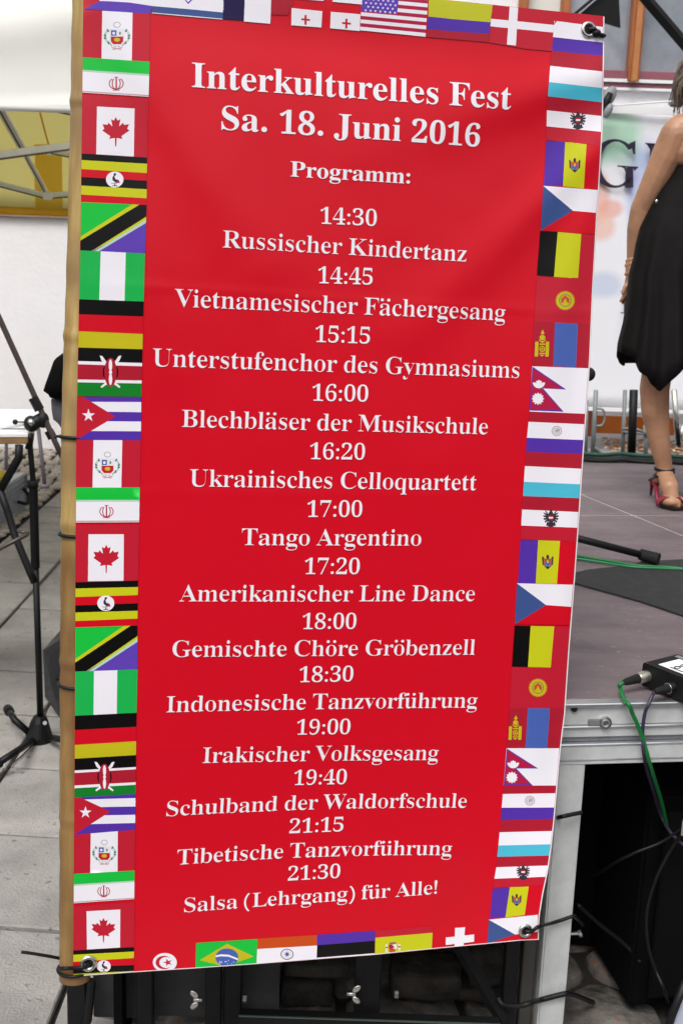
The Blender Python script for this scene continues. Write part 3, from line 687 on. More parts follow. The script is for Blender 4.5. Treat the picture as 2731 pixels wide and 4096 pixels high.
# ------------------------------------------------------------------ black frame under the banner
fr_ = empty('folded_black_frame', V(1000, 4090, 2.45), 'black steel frame of folded posts with wing nuts, below the red banner', 'frame')
def post(x0, x1, Y=2.44, y=4000, d=.03, top=.66, mm=None, name='post'):
    a, c = V(x0, y, Y), V(x1, y, Y)
    b = MB(); b.box(((a.x+c.x)/2, Y+d/2, (top+GZ)/2), (c.x-a.x, d, top-GZ)); return b.build(name, mm or M_black, fr_, bevel=.003, seg=1)
post(268, 345, 2.44); post(545, 611, 2.44); post(820, 884, 2.44); post(893, 965, 2.45); post(1415, 1520, 2.44)
post(2008, 2062, 2.47); post(2076, 2128, 2.50, mm=mat('dull_bronze_post', (.045, .042, .038), .6))
b = MB(); a, c = V(345, 3950, 2.43), V(362, 4096, 2.43); b.tube([V(368, 3920, 2.43), V(352, 4080, 2.43), V(300, 4200, 2.43)], .010, 8); b.build('brace', M_black, fr_)
b = MB(); b.tube([V(1830, 3780, 2.46), V(1950, 3980, 2.46), V(2010, 4080, 2.46)], .016, 4); b.build('brace', M_black, fr_)
for (x0, x1, yb) in ((375, 548, 4070), (605, 822, 4064), (962, 1115, 4052)):
    a, c = V(x0, yb, 2.50), V(x1, yb, 2.50)
    b = MB(); b.box(((a.x+c.x)/2, 2.51, a.z+.25), (c.x-a.x, .014, .5)); b.build('board_panel', M_boardgrey, fr_)
a, c = V(955, 4070, 2.41), V(2005, 4056, 2.41)
b = MB(); b.box(((a.x+c.x)/2, 2.425, a.z-.012), (c.x-a.x, .03, .035)); b.build('lower_rail', M_black, fr_, bevel=.003)
b = MB(); b.box(((a.x+c.x)/2, 2.408, a.z+.006), (c.x-a.x, .004, .003)); b.build('rail_edge', mat('green_grey_edge', (.10, .13, .11), .4, .5), fr_)
def wingnut(x, y, f=1):
    p = V(x, y, 2.425); b = MB(); b.tube([p+Vector((-.012, 0, 0)), p+Vector((.008, 0, 0))], .006, 10)
    for s_ in (1, -1): b.ball(p+Vector((-.010*f, -.003, .015*s_)), (.008, .004, .012), M=Matrix.Rotation(-.7*s_*f, 3, 'Y'))
    b.build('wing_nut', M_steel, fr_, smooth=True)
wingnut(795, 3998, 1); wingnut(1408, 3975, -1)
for (x, y) in ((972, 3993), (1517+60, 3975)):
    p = V(x, y, 2.43); b = MB(); b.tube([p, p+Vector((.009, 0, 0))], .010, 10); b.build('bolt_head', M_steel, fr_)
o = MB().box(V(2095, 4080, 2.52), (.026, .03, .07)).build('wood_offcut', mat('pale_pine', (.50, .27, .10), .6, 0, .2, 12), None, bevel=.003); tag(o, 'small pale wood offcut between the black posts and the aluminium leg', 'wood block')
# rough stones seen through the frame
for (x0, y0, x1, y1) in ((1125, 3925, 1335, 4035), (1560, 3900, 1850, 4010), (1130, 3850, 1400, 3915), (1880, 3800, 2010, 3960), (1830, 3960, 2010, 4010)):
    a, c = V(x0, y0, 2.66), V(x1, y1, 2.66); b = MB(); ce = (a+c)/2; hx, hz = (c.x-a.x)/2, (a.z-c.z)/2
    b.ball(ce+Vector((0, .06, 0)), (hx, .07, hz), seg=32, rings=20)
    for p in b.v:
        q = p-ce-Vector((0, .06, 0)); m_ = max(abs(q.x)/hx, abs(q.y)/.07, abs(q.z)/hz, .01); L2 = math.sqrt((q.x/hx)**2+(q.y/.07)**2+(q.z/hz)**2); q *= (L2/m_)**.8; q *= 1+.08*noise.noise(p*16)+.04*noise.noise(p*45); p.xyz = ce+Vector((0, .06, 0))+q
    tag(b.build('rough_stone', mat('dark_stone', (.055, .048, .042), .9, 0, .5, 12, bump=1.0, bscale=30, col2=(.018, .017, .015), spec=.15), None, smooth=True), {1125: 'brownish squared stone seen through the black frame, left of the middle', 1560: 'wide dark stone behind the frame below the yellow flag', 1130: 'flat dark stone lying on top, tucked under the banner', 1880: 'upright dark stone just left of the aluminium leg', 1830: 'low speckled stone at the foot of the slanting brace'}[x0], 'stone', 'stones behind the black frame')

# ================================================================== BANNER
Mh = [Vector(v) for v in ((-0.47954906, -1.02285185, 2.18717184), (0.53811584, -1.01675436, 2.40985654), (-0.55486412, 0.96072976, 2.43157237))]
w0, w1, w2 = [R@v for v in Mh]
P0 = O+w0; EU = (w1-w0); EV = (w2-w0); BWID, BHEI = EU.length, EV.length
EU.normalize(); EV.normalize(); NB = EU.cross(EV).normalized()
if NB.y > 0: NB = -NB            # towards the camera
def D(u, v):
    def seg(ax, ay, bx_, by_, s_, amp):
        d = Vector((bx_-ax, by_-ay)); L = d.length; d /= L; q = Vector((u-ax, v-ay)); t = max(0, min(L, q.dot(d)))
        k = t/L; dist = (q-d*t).length; ss = s_*(.6+.8*k)
        return amp*math.exp(-(dist/ss)**2)*(1-.75*k)
    z = 0
    z += seg(-.06, -.05, .34, .52, .050, .010)+seg(.0, .10, .16, .75, .035, .005)
    z += seg(1.10, .09, .56, .27, .055, .011)+seg(1.12, .18, .66, .64, .045, .009)+seg(1.12, .08, .93, .80, .04, .006)
    z += -.008*math.exp(-((u-.48)/.30)**2-((v-.095)/.06)**2)
    z += .010*math.sin(u*3.3+.3)*math.sin(v*1.9+.4)
    z += .0025*math.sin(v*5.5+u*2.2)
    z += .020*math.exp(-((u-1.02)/.12)**2)*math.exp(-((v-1.9)/.16)**2)-.010*math.exp(-((u-.85)/.12)**2)*math.exp(-((v-1.95)/.14)**2)
    z += .004*math.exp(-((u-1.03)/.03)**2)*math.sin(v*7)
    z += .0005*(math.exp(-((v-.585-.01*math.sin(u*2))/.010)**2)+.8*math.exp(-((v-.99)/.011)**2)+.8*math.exp(-((v-1.52)/.010)**2))
    z += .0012*noise.noise(Vector((u*6.5, v*5.0, .3)))+.0004*noise.noise(Vector((u*17, v*14, 4.1)))
    return z
def nrm(p):
    q = p-P0; u, v = q.dot(EU), q.dot(EV); h = .004
    du = (D(u+h, v)-D(u-h, v))/(2*h); dv = (D(u, v+h)-D(u, v-h))/(2*h)
    return (NB-EU*du-EV*dv).normalized()
def set_normals(me, sign=1):
    for p in me.polygons: p.use_smooth = True
    me.normals_split_custom_set_from_vertices([tuple(nrm(v.co+ORG)*sign) for v in me.vertices])
ORG = Vector((0, 0, 0))
def bray(x, y, e=0.0):
    r = ray(x, y); h = 0.0
    for _ in range(4):
        base = P0+NB*(h+e); t = (base-O).dot(NB)/r.dot(NB); p = O+r*t; q = p-P0; h = D(q.dot(EU), q.dot(EV))
    return p
def buv(x, y):
    r = ray(x, y); t = (P0-O).dot(NB)/r.dot(NB); q = O+r*t-P0; return q.dot(EU), q.dot(EV)
def suv(u, v, e=0.0): return P0+EU*u+EV*v+NB*(D(u, v)+e)
def lerp_t(tab, y):
    if y <= tab[0][0]: a, c = tab[0], tab[1]
    elif y >= tab[-1][0]: a, c = tab[-2], tab[-1]
    else:
        for i in range(len(tab)-1):
            if tab[i][0] <= y <= tab[i+1][0]: a, c = tab[i], tab[i+1]; break
    return a[1]+(c[1]-a[1])*(y-a[0])/(c[0]-a[0])
LE = [(-150, 336), (0, 334), (500, 328), (850, 324), (1411, 313), (1750, 306), (2160, 303), (2600, 301), (3060, 299), (3905, 293)]
RE = [(65, 2416), (255, 2414), (510, 2409), (755, 2395), (867, 2387), (1156, 2371), (1462, 2358), (1666, 2343), (1904, 2327), (2083, 2315), (2338, 2297), (2600, 2276), (2857, 2259), (2995, 2241), (3173, 2226), (3326, 2212), (3464, 2195), (3541, 2179), (3617, 2162), (3684, 2155), (3760, 2154)]
BEdge = [(293, 3907), (536, 3890), (783, 3874), (1026, 3857), (1266, 3838), (1497, 3820), (1726, 3797), (1947, 3776), (2080, 3763), (2154, 3760)]
LR = [(-150, 604), (55, 601), (248, 599), (630, 589), (837, 587), (1013, 581), (1263, 574), (1585, 566), (1761, 564), (2000, 559), (2325, 553), (2600, 549), (2679, 551), (2906, 546), (3176, 543), (3316, 541), (3566, 538), (3905, 536)]
def top_y(x): return 65-(2416-x)*.1035
def bot_y(x): return lerp_t(BEdge, x)
banner = empty('festival_banner', suv(.0, 1.99), 'tall red vinyl festival programme banner with white lettering and flag border, tied to bamboo', 'banner')
NU, NV = 90, 230
vs, fs = [], []
for j in range(NV+1):
    t = j/NV
    yl = -150+(3907+150)*t; yr = 65+(3760-65)*t; xl = lerp_t(LE, yl); xr = lerp_t(RE, yr)
    for i in range(NU+1):
        s = i/NU; x = xl+(xr-xl)*s; y = yl+(yr-yl)*s
        y += (bot_y(xl+(xr-xl)*s)-(3907+(3760-3907)*s))*t**6
        vs.append(bray(x, y))
for j in range(NV):
    for i in range(NU): a = j*(NU+1)+i; fs.append((a, a+1, a+NU+2, a+NU+1))
me = bpy.data.meshes.new('vinyl_sheet'); me.from_pydata(vs, [], fs)
ORG = banner.location.copy()
sheet_o = link('vinyl_sheet', me, VM['red'], banner, True)
if me.polygons[0].normal.dot(NB) < 0: me.flip_normals()
set_normals(me)

me2 = me.copy(); me2.transform(Matrix.Translation(-NB*.0008)); me2.flip_normals(); bo = bpy.data.objects.new('vinyl_backing', me2); C.objects.link(bo); bo.parent = banner; me2.materials.clear(); me2.materials.append(VM['hem'])
def inside(poly, x, y):
    c = False; j = len(poly)-1
    for i in range(len(poly)):
        xi, yi = poly[i]; xj, yj = poly[j]
        if (yi > y) != (yj > y) and x < (xj-xi)*(y-yi)/(yj-yi)+xi: c = not c
        j = i
    return c
# outline of the whole sheet in pixels: every print stays inside it
OUT = [(336, -150)]+[(x, top_y(x)) for x in range(400, 2416, 100)]+[(x, y) for y, x in RE]+[(x, y) for x, y in reversed(BEdge)][1:]+[(x, y) for y, x in reversed(LE)][1:]
def clip_out(poly, bottom=True):
    # cheap clip: push points back inside the sheet
    q = []
    for x, y in poly:
        y = max(y, top_y(x)+1); y = min(y, bot_y(max(293, min(2154, x)))-1)
        x = max(x, lerp_t(LE, y)+.5); x = min(x, lerp_t(RE, max(65, y))-.5); q.append((x, y))
    return q
def printed(name, layers, parent, label=None, e=.0014, grid=32, frame=None):
    """layers: (colour, polygon in photo pixels), painted in order; None cuts a hole"""
    layers = [(c, clip_out(p)) for c, p in layers]
    V2, E2 = [], []
    xs = [q[0] for c, p in layers for q in p]; ys = [q[1] for c, p in layers for q in p]
    x0, x1, y0, y1 = min(xs), max(xs), min(ys), max(ys)
    for c, p in layers:
        n = len(V2); V2 += [Vector(q) for q in p]; E2 += [(n+i, n+(i+1) % len(p)) for i in range(len(p))]
    k = 1
    while x0+k*grid < x1:
        n = len(V2); V2 += [Vector((x0+k*grid+.137, y0-1)), Vector((x0+k*grid+.137, y1+1))]; E2.append((n, n+1)); k += 1
    k = 1
    while y0+k*grid < y1:
        n = len(V2); V2 += [Vector((x0-1, y0+k*grid+.173)), Vector((x1+1, y0+k*grid+.173))]; E2.append((n, n+1)); k += 1
    r = delaunay_2d_cdt(V2, E2, [], 0, 1e-4)
    vv, ff = r[0], r[2]; keep, mi = [], []
    bbs = [(min(q[0] for q in p), max(q[0] for q in p), min(q[1] for q in p), max(q[1] for q in p)) for c, p in layers]
    for f in ff:
        cx_ = sum(vv[i].x for i in f)/len(f); cy_ = sum(vv[i].y for i in f)/len(f); col = None
        for (c, p), bb in zip(reversed(layers), reversed(bbs)):
            if bb[0] <= cx_ <= bb[1] and bb[2] <= cy_ <= bb[3] and inside(p, cx_, cy_): col = c; break
        if col is None: continue
        keep.append(tuple(f)); mi.append(col)
    used = sorted({i for f in keep for i in f}); mp = {i: k for k, i in enumerate(used)}
    me = bpy.data.meshes.new(name)
    me.from_pydata([bray(vv[i].x, vv[i].y, e) for i in used], [], [tuple(mp[i] for i in f) for f in keep])
    cols = sorted(set(mi)); 
    for p, c in zip(me.polygons, mi): p.material_index = cols.index(c); 
    flip = [p for p in me.polygons if p.normal.dot(NB) < 0]
    if flip: me.flip_normals() if len(flip) > len(me.polygons)/2 else None
    o = link(name, me, [VM[c] for c in cols], parent, True); set_normals(me)
    if label: o['label'] = label
    return o
def Q(TL, TR, BR, BL):
    def f(s, t): return (TL[0]*(1-s)*(1-t)+TR[0]*s*(1-t)+BR[0]*s*t+BL[0]*(1-s)*t, TL[1]*(1-s)*(1-t)+TR[1]*s*(1-t)+BR[1]*s*t+BL[1]*(1-s)*t)
    return f
def rect(q, s0, t0, s1, t1): return [q(s0, t0), q((s0+s1)/2, t0), q(s1, t0), q(s1, t1), q((s0+s1)/2, t1), q(s0, t1)]
def ell(cx_, cy_, rx, ry, n=24, a0=0, a1=2*PI): return [(cx_+rx*math.cos(a0+(a1-a0)*k/n), cy_+ry*math.sin(a0+(a1-a0)*k/n)) for k in range(n)]
def ringarc(cx_, cy_, rx, ry, w_, a0, a1, n=14):
    o_ = [(cx_+rx*math.cos(a0+(a1-a0)*k/n), cy_+ry*math.sin(a0+(a1-a0)*k/n)) for k in range(n+1)]
    i_ = [(cx_+(rx-w_)*math.cos(a0+(a1-a0)*k/n), cy_+(ry-w_)*math.sin(a0+(a1-a0)*k/n)) for k in range(n+1)]
    return o_+i_[::-1]
def star(cx_, cy_, r, n=5, ri=.382, rot=-PI/2, ry=None):
    ry = ry or r; return [(cx_+(r if k % 2 == 0 else r*ri)*math.cos(rot+k*PI/n), cy_+(ry if k % 2 == 0 else ry*ri)*math.sin(rot+k*PI/n)) for k in range(2*n)]
def colq(yl0, yr0, yl1, yr1):
    return Q((lerp_t(LE, yl0)+1, yl0), (lerp_t(LR, yr0), yr0), (lerp_t(LR, yr1), yr1), (lerp_t(LE, yl1)+1, yl1))
Lf = []   # (name label, layers)
def flag(label, layers): printed('printed_flag', layers, banner, label)

def arms(cx_, cy_, s):       # crest with wreath
    L = []
    for k in range(9):
        a = PI*.62+k*.20
        L.append(('teal' if k % 2 else 'pale', ell(cx_+26*s*math.cos(a), cy_+30*s*math.sin(a)*-1*-1, 5.5*s, 6.5*s, 8)))
        L.append(('teal', ell(cx_+50*s-26*s-(26*s*math.cos(a))-0*s, cy_+30*s*math.sin(a), 5.5*s, 6.5*s, 8)))
    L = []
    for k in range(9):
        a = math.radians(50+k*17); dx, dy = 50*s*math.sin(a)*.98, -36*s*math.cos(a)
        for sg in (-1, 1):
            L.append((('teal', 'pale', 'teal')[k % 3], [(cx_+sg*(dx-8*s), cy_+dy+3*s), (cx_+sg*(dx+1*s), cy_+dy-8*s), (cx_+sg*(dx+5*s), cy_+dy+2*s), (cx_+sg*(dx-2*s), cy_+dy+8*s)]))
    L.append(('pinkish', [(cx_-24*s, cy_+42*s), (cx_+20*s, cy_+52*s), (cx_+16*s, cy_+55*s), (cx_-20*s, cy_+48*s)]))
    L.append(('pinkish', [(cx_+24*s, cy_+42*s), (cx_-20*s, cy_+52*s), (cx_-16*s, cy_+55*s), (cx_+20*s, cy_+48*s)]))
    L.append(('hem', [(cx_-31*s, cy_-30*s), (cx_+31*s, cy_-30*s), (cx_+31*s, cy_+22*s), (cx_+18*s, cy_+40*s), (cx_-18*s, cy_+40*s), (cx_-31*s, cy_+22*s)]))
    L.append(('bluegl', [(cx_-24*s, cy_-24*s), (cx_-2*s, cy_-24*s), (cx_-2*s, cy_-2*s), (cx_-24*s, cy_-2*s)]))
    L.append(('white', ell(cx_-13*s, cy_-12*s, 6*s, 6*s, 8)))
    L.append(('hem', [(cx_+1*s, cy_-24*s), (cx_+24*s, cy_-24*s), (cx_+24*s, cy_-2*s), (cx_+1*s, cy_-2*s)]))
    L.append(('teal', ell(cx_+12*s, cy_-12*s, 4*s, 7*s, 8)))
    L.append(('red2', [(cx_-25*s, cy_+1*s), (cx_+25*s, cy_+1*s), (cx_+25*s, cy_+20*s), (cx_+15*s, cy_+32*s), (cx_-15*s, cy_+32*s), (cx_-25*s, cy_+20*s)]))
    L.append(('olive', ell(cx_, cy_+14*s, 12*s, 8*s, 10)))
    L.append(('grey', ringarc(cx_, cy_-46*s, 15*s, 12*s, 3*s, 0, 2*PI*.999, 20)))
    return L
def peru(yl0, yr0, yl1, yr1, xa, xb, xc, xd, ec, s):
    q = colq(yl0, yr0, yl1, yr1); f0 = lambda x: (x-q(0, 0)[0])/(q(1, 0)[0]-q(0, 0)[0]); f1 = lambda x: (x-q(0, 1)[0])/(q(1, 1)[0]-q(0, 1)[0])
    flag('red and white vertical flag with a wreathed crest', [('red2', rect(q, 0, 0, 1, 1)), ('white', [q(f0(xa), 0), q(f0(xb), 0), q(f1(xd), 1), q(f1(xc), 1)])]+arms(ec[0], ec[1], s))
peru(38, 55, 229, 247, 410, 531, 407, 528, (469, 145), 1.0)
peru(1760, 1761, 1950, 1950, 375, 490, 371, 486, (431, 1862), .95)
peru(3339, 3319, 3496, 3482, 364, 472, 362, 471, (418, 3411), .90)
def iran(yl0, yr0, yl1, yr1, c, s):
    q = colq(yl0, yr0, yl1, yr1); x, y = c
    L = [('white', rect(q, 0, 0, 1, 1)), ('green', rect(q, 0, 0, 1, .355)), ('pale', rect(q, .0, .355, 1, .41)), ('pinkish', rect(q, 0, .95, 1, .985))]
    L += [('crimson', [(x-3*s, y-24*s), (x+3*s, y-24*s), (x+3*s, y+22*s), (x, y+28*s), (x-3*s, y+22*s)]), ('crimson', rect(Q((x-8*s, y-27*s), (x+8*s, y-27*s), (x+8*s, y-24*s), (x-8*s, y-24*s)), 0, 0, 1, 1))]
    L += [('crimson', rect(Q((x-14*s, y+25*s), (x+14*s, y+25*s), (x+14*s, y+28*s), (x-14*s, y+28*s)), 0, 0, 1, 1))]
    for sg in (0, 1):
        for (rx, w_) in ((30, 4), (18, 4)):
            a0, a1 = (PI*.42, PI*1.3) if sg else (PI*.58, -PI*.3)
            L.append(('darkred', ringarc(x, y, rx*s, 25*s, w_*s, a0, a1)))
    flag('green, white and red striped flag with a curved red emblem', L)
iran(229, 247, 370, 387, (466, 334), 1.0); iran(1950, 1950, 2090, 2089, (427, 2046), .95); iran(3496, 3482, 3613, 3596, (416, 3565), .85)
LEAF = [(0, -1), (.12, -.76), (.30, -.86), (.22, -.38), (.46, -.62), (.53, -.48), (.86, -.52), (.74, -.22), (.88, -.10), (.36, .28), (.44, .46), (.06, .40), (.035, .95), (-.035, .95), (-.06, .40), (-.44, .46), (-.36, .28), (-.88, -.10), (-.74, -.22), (-.86, -.52), (-.53, -.48), (-.46, -.62), (-.22, -.38), (-.30, -.86), (-.12, -.76)]
def canada(yl0, yr0, yl1, yr1, W_, c, rx, ry):
    q = colq(yl0, yr0, yl1, yr1)
    flag('red and white flag with a red maple leaf', [('red2', rect(q, 0, 0, 1, 1)), ('white', W_), ('red2', [(c[0]+x*rx, c[1]+y*ry) for x, y in LEAF])])
canada(380, 395, 614, 630, [(389, 426), (539, 434), (536, 626), (386, 617)], (464, 528), 62, 60)
canada(2100, 2099, 2329, 2322, [(355, 2137), (496, 2137), (495, 2323), (353, 2325)], (426, 2237), 59, 58)
canada(3625, 3608, 3802, 3788, [(347, 3645), (482, 3638), (481, 3790), (349, 3798)], (415, 3722), 55, 50)
def bird(x, y, s):
    return [('darkk', [(x-4*s, y-24*s), (x+4*s, y-26*s), (x+6*s, y-20*s), (x-1*s, y-12*s), (x+2*s, y-2*s), (x+16*s, y+2*s), (x+20*s, y+14*s), (x+6*s, y+14*s), (x-8*s, y+4*s), (x-10*s, y-6*s), (x-5*s, y-16*s)]),
            ('crimson', ell(x+13*s, y+9*s, 6*s, 5*s, 8)), ('darkk', [(x-1*s, y+12*s), (x+3*s, y+12*s), (x+2*s, y+24*s), (x-2*s, y+24*s)]), ('grey', [(x-14*s, y+13*s), (x+8*s, y+15*s), (x+8*s, y+18*s), (x-14*s, y+17*s)]), ('darkk', [(x-10*s, y+24*s), (x+10*s, y+23*s), (x+10*s, y+27*s), (x-10*s, y+27*s)])]
def uganda(Ly, Ry, c, r, extra=1):
    L = []
    for k, cc in enumerate(('black', 'yellow', 'red', 'black', 'yellow', 'red')):
        if k+1 >= len(Ly): break
        q = colq(Ly[k], Ry[k], Ly[k+1], Ry[k+1]); L.append((cc, rect(q, 0, 0, 1, 1)))
    L.append(('white', ell(c[0], c[1], r[0], r[1], 28))); L += bird(c[0], c[1], r[0]/35)
    flag('black, yellow and red striped flag with a crane in a white disc', L)
uganda((614, 640, 676, 708, 742, 778, 808), (630, 655, 692, 723, 757, 793, 820), (460, 718), (35, 32))
uganda((2329, 2354, 2388, 2422, 2450, 2484, 2510), (2322, 2348, 2380, 2413, 2443, 2474, 2502), (424, 2413), (34, 31))
uganda((3802, 3819, 3847, 3869, 3896, 3906), (3788, 3806, 3832, 3860, 3884, 3889), (416, 3865), (28, 24))
def tanz(yl0, yr0, yl1, yr1):
    q = colq(yl0, yr0, yl1, yr1)
    flag('green and violet flag with a black and yellow diagonal', [('purple', rect(q, 0, 0, 1, 1)), ('green', [q(0, 0), q(.9, 0), q(0, .80)]), ('yellow', [q(.78, 0), q(1, 0), q(1, .36), q(.19, 1), q(0, 1), q(0, .72)]),
         ('pale', [q(1, .30), q(1, .37), q(.29, 1), q(.22, 1)]), ('black', [q(.89, 0), q(1, 0), q(1, .24), q(.18, 1), q(0, 1), q(0, .80)])])
tanz(808, 820, 1001, 1014); tanz(2510, 2502, 2686, 2678)
def nig(yl0, yr0, yl1, yr1, a, b_, c, d):
    q = colq(yl0, yr0, yl1, yr1); f0 = lambda x: (x-q(0, 0)[0])/(q(1, 0)[0]-q(0, 0)[0]); f1 = lambda x: (x-q(0, 1)[0])/(q(1, 1)[0]-q(0, 1)[0])
    flag('green, white and green vertical flag', [('green2', rect(q, 0, 0, 1, 1)), ('white', [q(f0(a), 0), q(f0(b_), 0), q(f1(d), 1), q(f1(c), 1)])])
nig(1001, 1014, 1197, 1206, 404, 504, 398, 499); nig(2686, 2678, 2863, 2851, 377, 470, 375, 468)
def ger(Ly, Ry):
    L = []
    for k, cc in enumerate(('black', 'red', 'gold')):
        L.append((cc, rect(colq(Ly[k], Ry[k], Ly[k+1], Ry[k+1]), 0, 0, 1, 1)))
    flag('black, red and gold striped flag', L)
ger((1197, 1257, 1325, 1390), (1206, 1266, 1336, 1397)); ger((2863, 2920, 2980, 3035), (2851, 2907, 2965, 3020))
def kenya(Ly, Ry, c, rx, ry):
    L = []
    for k, cc in enumerate(('black', 'white', 'darkred', 'white', 'dgreen')):
        L.append((cc, rect(colq(Ly[k], Ry[k], Ly[k+1], Ry[k+1]), 0, 0, 1, 1)))
    x, y = c
    for sg in (-1, 1):
        L.append(('white', [(x+sg*rx*.5, y-ry*.62), (x+sg*rx*1.3, y-ry*1.12), (x+sg*rx*1.75, y-ry*1.15), (x+sg*rx*1.4, y-ry*.78), (x+sg*rx*.9, y-ry*.58)]))
        L.append(('white', [(x+sg*rx*.45, y+ry*.55), (x+sg*rx*1.6, y+ry*1.0), (x+sg*rx*1.4, y+ry*1.08), (x+sg*rx*.3, y+ry*.75)]))
        L.append(('black', ell(x+sg*rx*.85, y, rx*.4, ry*.45, 12)))
    L.append(('darkred', ell(x, y, rx, ry, 22)))
    L += [('white', ell(x, y-ry*.48, rx*.28, ry*.42, 12)), ('white', ell(x, y+ry*.48, rx*.28, ry*.42, 12)), ('white', ell(x, y, rx*.26, ry*.14, 10))]
    flag('black, red and green flag with a shield and crossed spears', L)
kenya((1390, 1444, 1457, 1518, 1529, 1584), (1397, 1452, 1465, 1522, 1534, 1587), (443, 1489), 25, 58)
kenya((3035, 3082, 3092, 3142, 3153, 3190), (3020, 3068, 3077, 3129, 3139, 3176), (419, 3108), 23, 53)
def cuba(Ly, Ry, apex, st, r):
    L = []
    for k, cc in enumerate(('blue', 'white', 'blue', 'white', 'blue')):
        L.append((cc, rect(colq(Ly[k], Ry[k], Ly[k+1], Ry[k+1]), 0, 0, 1, 1)))
    L.append(('red2', [(lerp_t(LE, Ly[0])+1, Ly[0]), (lerp_t(LE, Ly[0])+24, Ly[0]), apex, (lerp_t(LE, Ly[5])+1, Ly[5])])); L.append(('white', star(st[0], st[1], r)))
    flag('blue and white striped flag with red triangle and white star', L)
cuba((1587, 1607, 1645, 1684, 1724, 1759), (1588, 1608, 1649, 1686, 1725, 1761), (462, 1666), (355, 1662), 27)
cuba((3190, 3199, 3230, 3263, 3298, 3339), (3176, 3192, 3226, 3259, 3292, 3319), (443, 3246), (343, 3250), 25)
# ---- top row
flag('white flag with violet-blue band cut on a slant', [('white', [(400, -140), (612, -120), (612, 24), (520, 10), (399, 4)]), ('red2', [(336, -150), (400, -140), (399, 4), (338, 36)]), ('purple', [(338, 36), (399, 4), (440, 5), (520, 10), (612, 24), (601, 56), (470, 46)])])
flag('white flag with blue stripe and star tip', [('white', [(612, -120), (896, -90), (894, 50), (760, 37), (612, 24)]), ('steelb', [(611, 24), (760, 37), (894, 50), (891, 75), (760, 63), (609, 50)]), ('hem', [(609, 50), (760, 63), (891, 75), (890, 78), (760, 67), (608, 53)]), ('purple', [(738, -2), (744, -2), (753, 9), (765, -4), (772, -2), (753, 17)])])
flag('dark navy, white and red vertical flag', [('navy', [(896, -90), (982, -84), (976, 82), (891, 76)]), ('white', [(982, -84), (1088, -72), (1081, 95), (976, 86)]), ('darkred', [(1088, -72), (1180, -62), (1165, 32), (1150, 60), (1084, 58)])])
flag('white flag with five red crosses', [('white', [(1166, 32), (1289, 45), (1285, 110), (1165, 101)]), ('white', [(1323, 47), (1441, 57), (1438, 124), (1320, 113)]), ('white', [(1172, -60), (1296, -50), (1294, 4), (1172, -6)]), ('white', [(1330, -46), (1450, -34), (1448, 18), (1330, 7)])] +
     [('red2', p) for (x, y) in ((1222, 79), (1385, 94)) for p in ([(x-4, y-19), (x+5, y-19), (x+4, y+20), (x-5, y+20)], [(x-17, y-6), (x+18, y-3), (x+18, y+5), (x-17, y+2)])])
L = []
def usl(x): return 121+(x-1439)*.0985
for k in range(12):
    L.append(('white' if k % 2 == 0 else 'crimson', [(1439+k*.9, usl(1439)-14.5*k), (1570+k, usl(1570)-14.6*k), (1701+k*1.0, usl(1701)-14.7*k), (1702+k*1.0, usl(1701)-14.7*(k+1)), (1571+k, usl(1570)-14.6*(k+1)), (1440+k*.9, usl(1439)-14.5*(k+1))]))
L.append(('purple', [(1443, 44), (1515, 50), (1587, 57), (1596, -60), (1452, -75)]))
for j in range(4):
    for i in range(7 if j % 2 == 0 else 6):
        x = 1462+i*19.5-(0 if j % 2 == 0 else -9.5)+j*.8; L.append(('white', star(x, 40-j*15+(x-1450)*.085, 6)))
flag('red and white striped flag with starred blue corner', L)
flag('yellow, blue and red striped flag', [('olive', [(1714, -10), (1840, 2), (1969, 19), (1961, 89), (1830, 78), (1712, 66)]), ('blue', [(1712, 66), (1830, 78), (1961, 89), (1957, 135), (1830, 127), (1707, 116)]), ('darkred', [(1707, 116), (1830, 127), (1957, 135), (1954, 169), (1704, 148)])])
flag('red flag with an off-centre white cross', [('red2', [(1969, 19), (2252, 49), (2214, 100), (2214, 100), (2207, 205), (2100, 195), (1955, 170)]), ('white', [(2037, 20), (2071, 24), (2062, 182), (2026, 178)]), ('white', [(1963, 75), (2090, 87), (2215, 100), (2211, 130), (2090, 118), (1960, 105)])])
# ---- right column
def RQ(TL, TR, BR, BL): return Q(TL, TR, BR, BL)
def poly4(c, *p): return (c, list(p))
LB = [(83, 2215), (263, 2199), (441, 2186), (563, 2183), (742, 2171), (925, 2159), (1100, 2146), (1287, 2135), (1465, 2127), (1646, 2117), (1751, 2106), (1864, 2098), (2038, 2087), (2161, 2080), (2333, 2067), (2502, 2057), (2666, 2046), (2834, 2036), (2993, 2025), (3176, 2010), (3329, 1997), (3469, 1984), (3555, 1969), (3679, 1954), (3790, 1948)]
def RBx(y): return lerp_t(RE, y)-6
def band(col, yl0, yr0, yl1, yr1): 
    q = Q((lerp_t(LB, yl0), yl0), (RBx(yr0), yr0), (RBx(yr1), yr1), (lerp_t(LB, yl1), yl1)); return (col, rect(q, 0, 0, 1, 1))
flag('red, white and blue striped flag under the upper eyelet', [('red2', [(2235, 48), (2408, 66), (2410, 108), (2310, 96), (2215, 83)]), band('white', 83, 108, 148, 170), band('blue', 148, 170, 203, 223)])
def lux(a): flag('red, white and light blue striped flag', [band('darkred', *a[0], *a[1]), band('white', *a[1], *a[2]), band('lightblue', *a[2], *a[3])])
lux(((203, 223), (263, 286), (328, 352), (385, 409))); lux(((1807, 1816), (1864, 1875), (1927, 1937), (1984, 1993))); lux(((3281, 3275), (3329, 3324), (3382, 3377), (3427, 3422)))
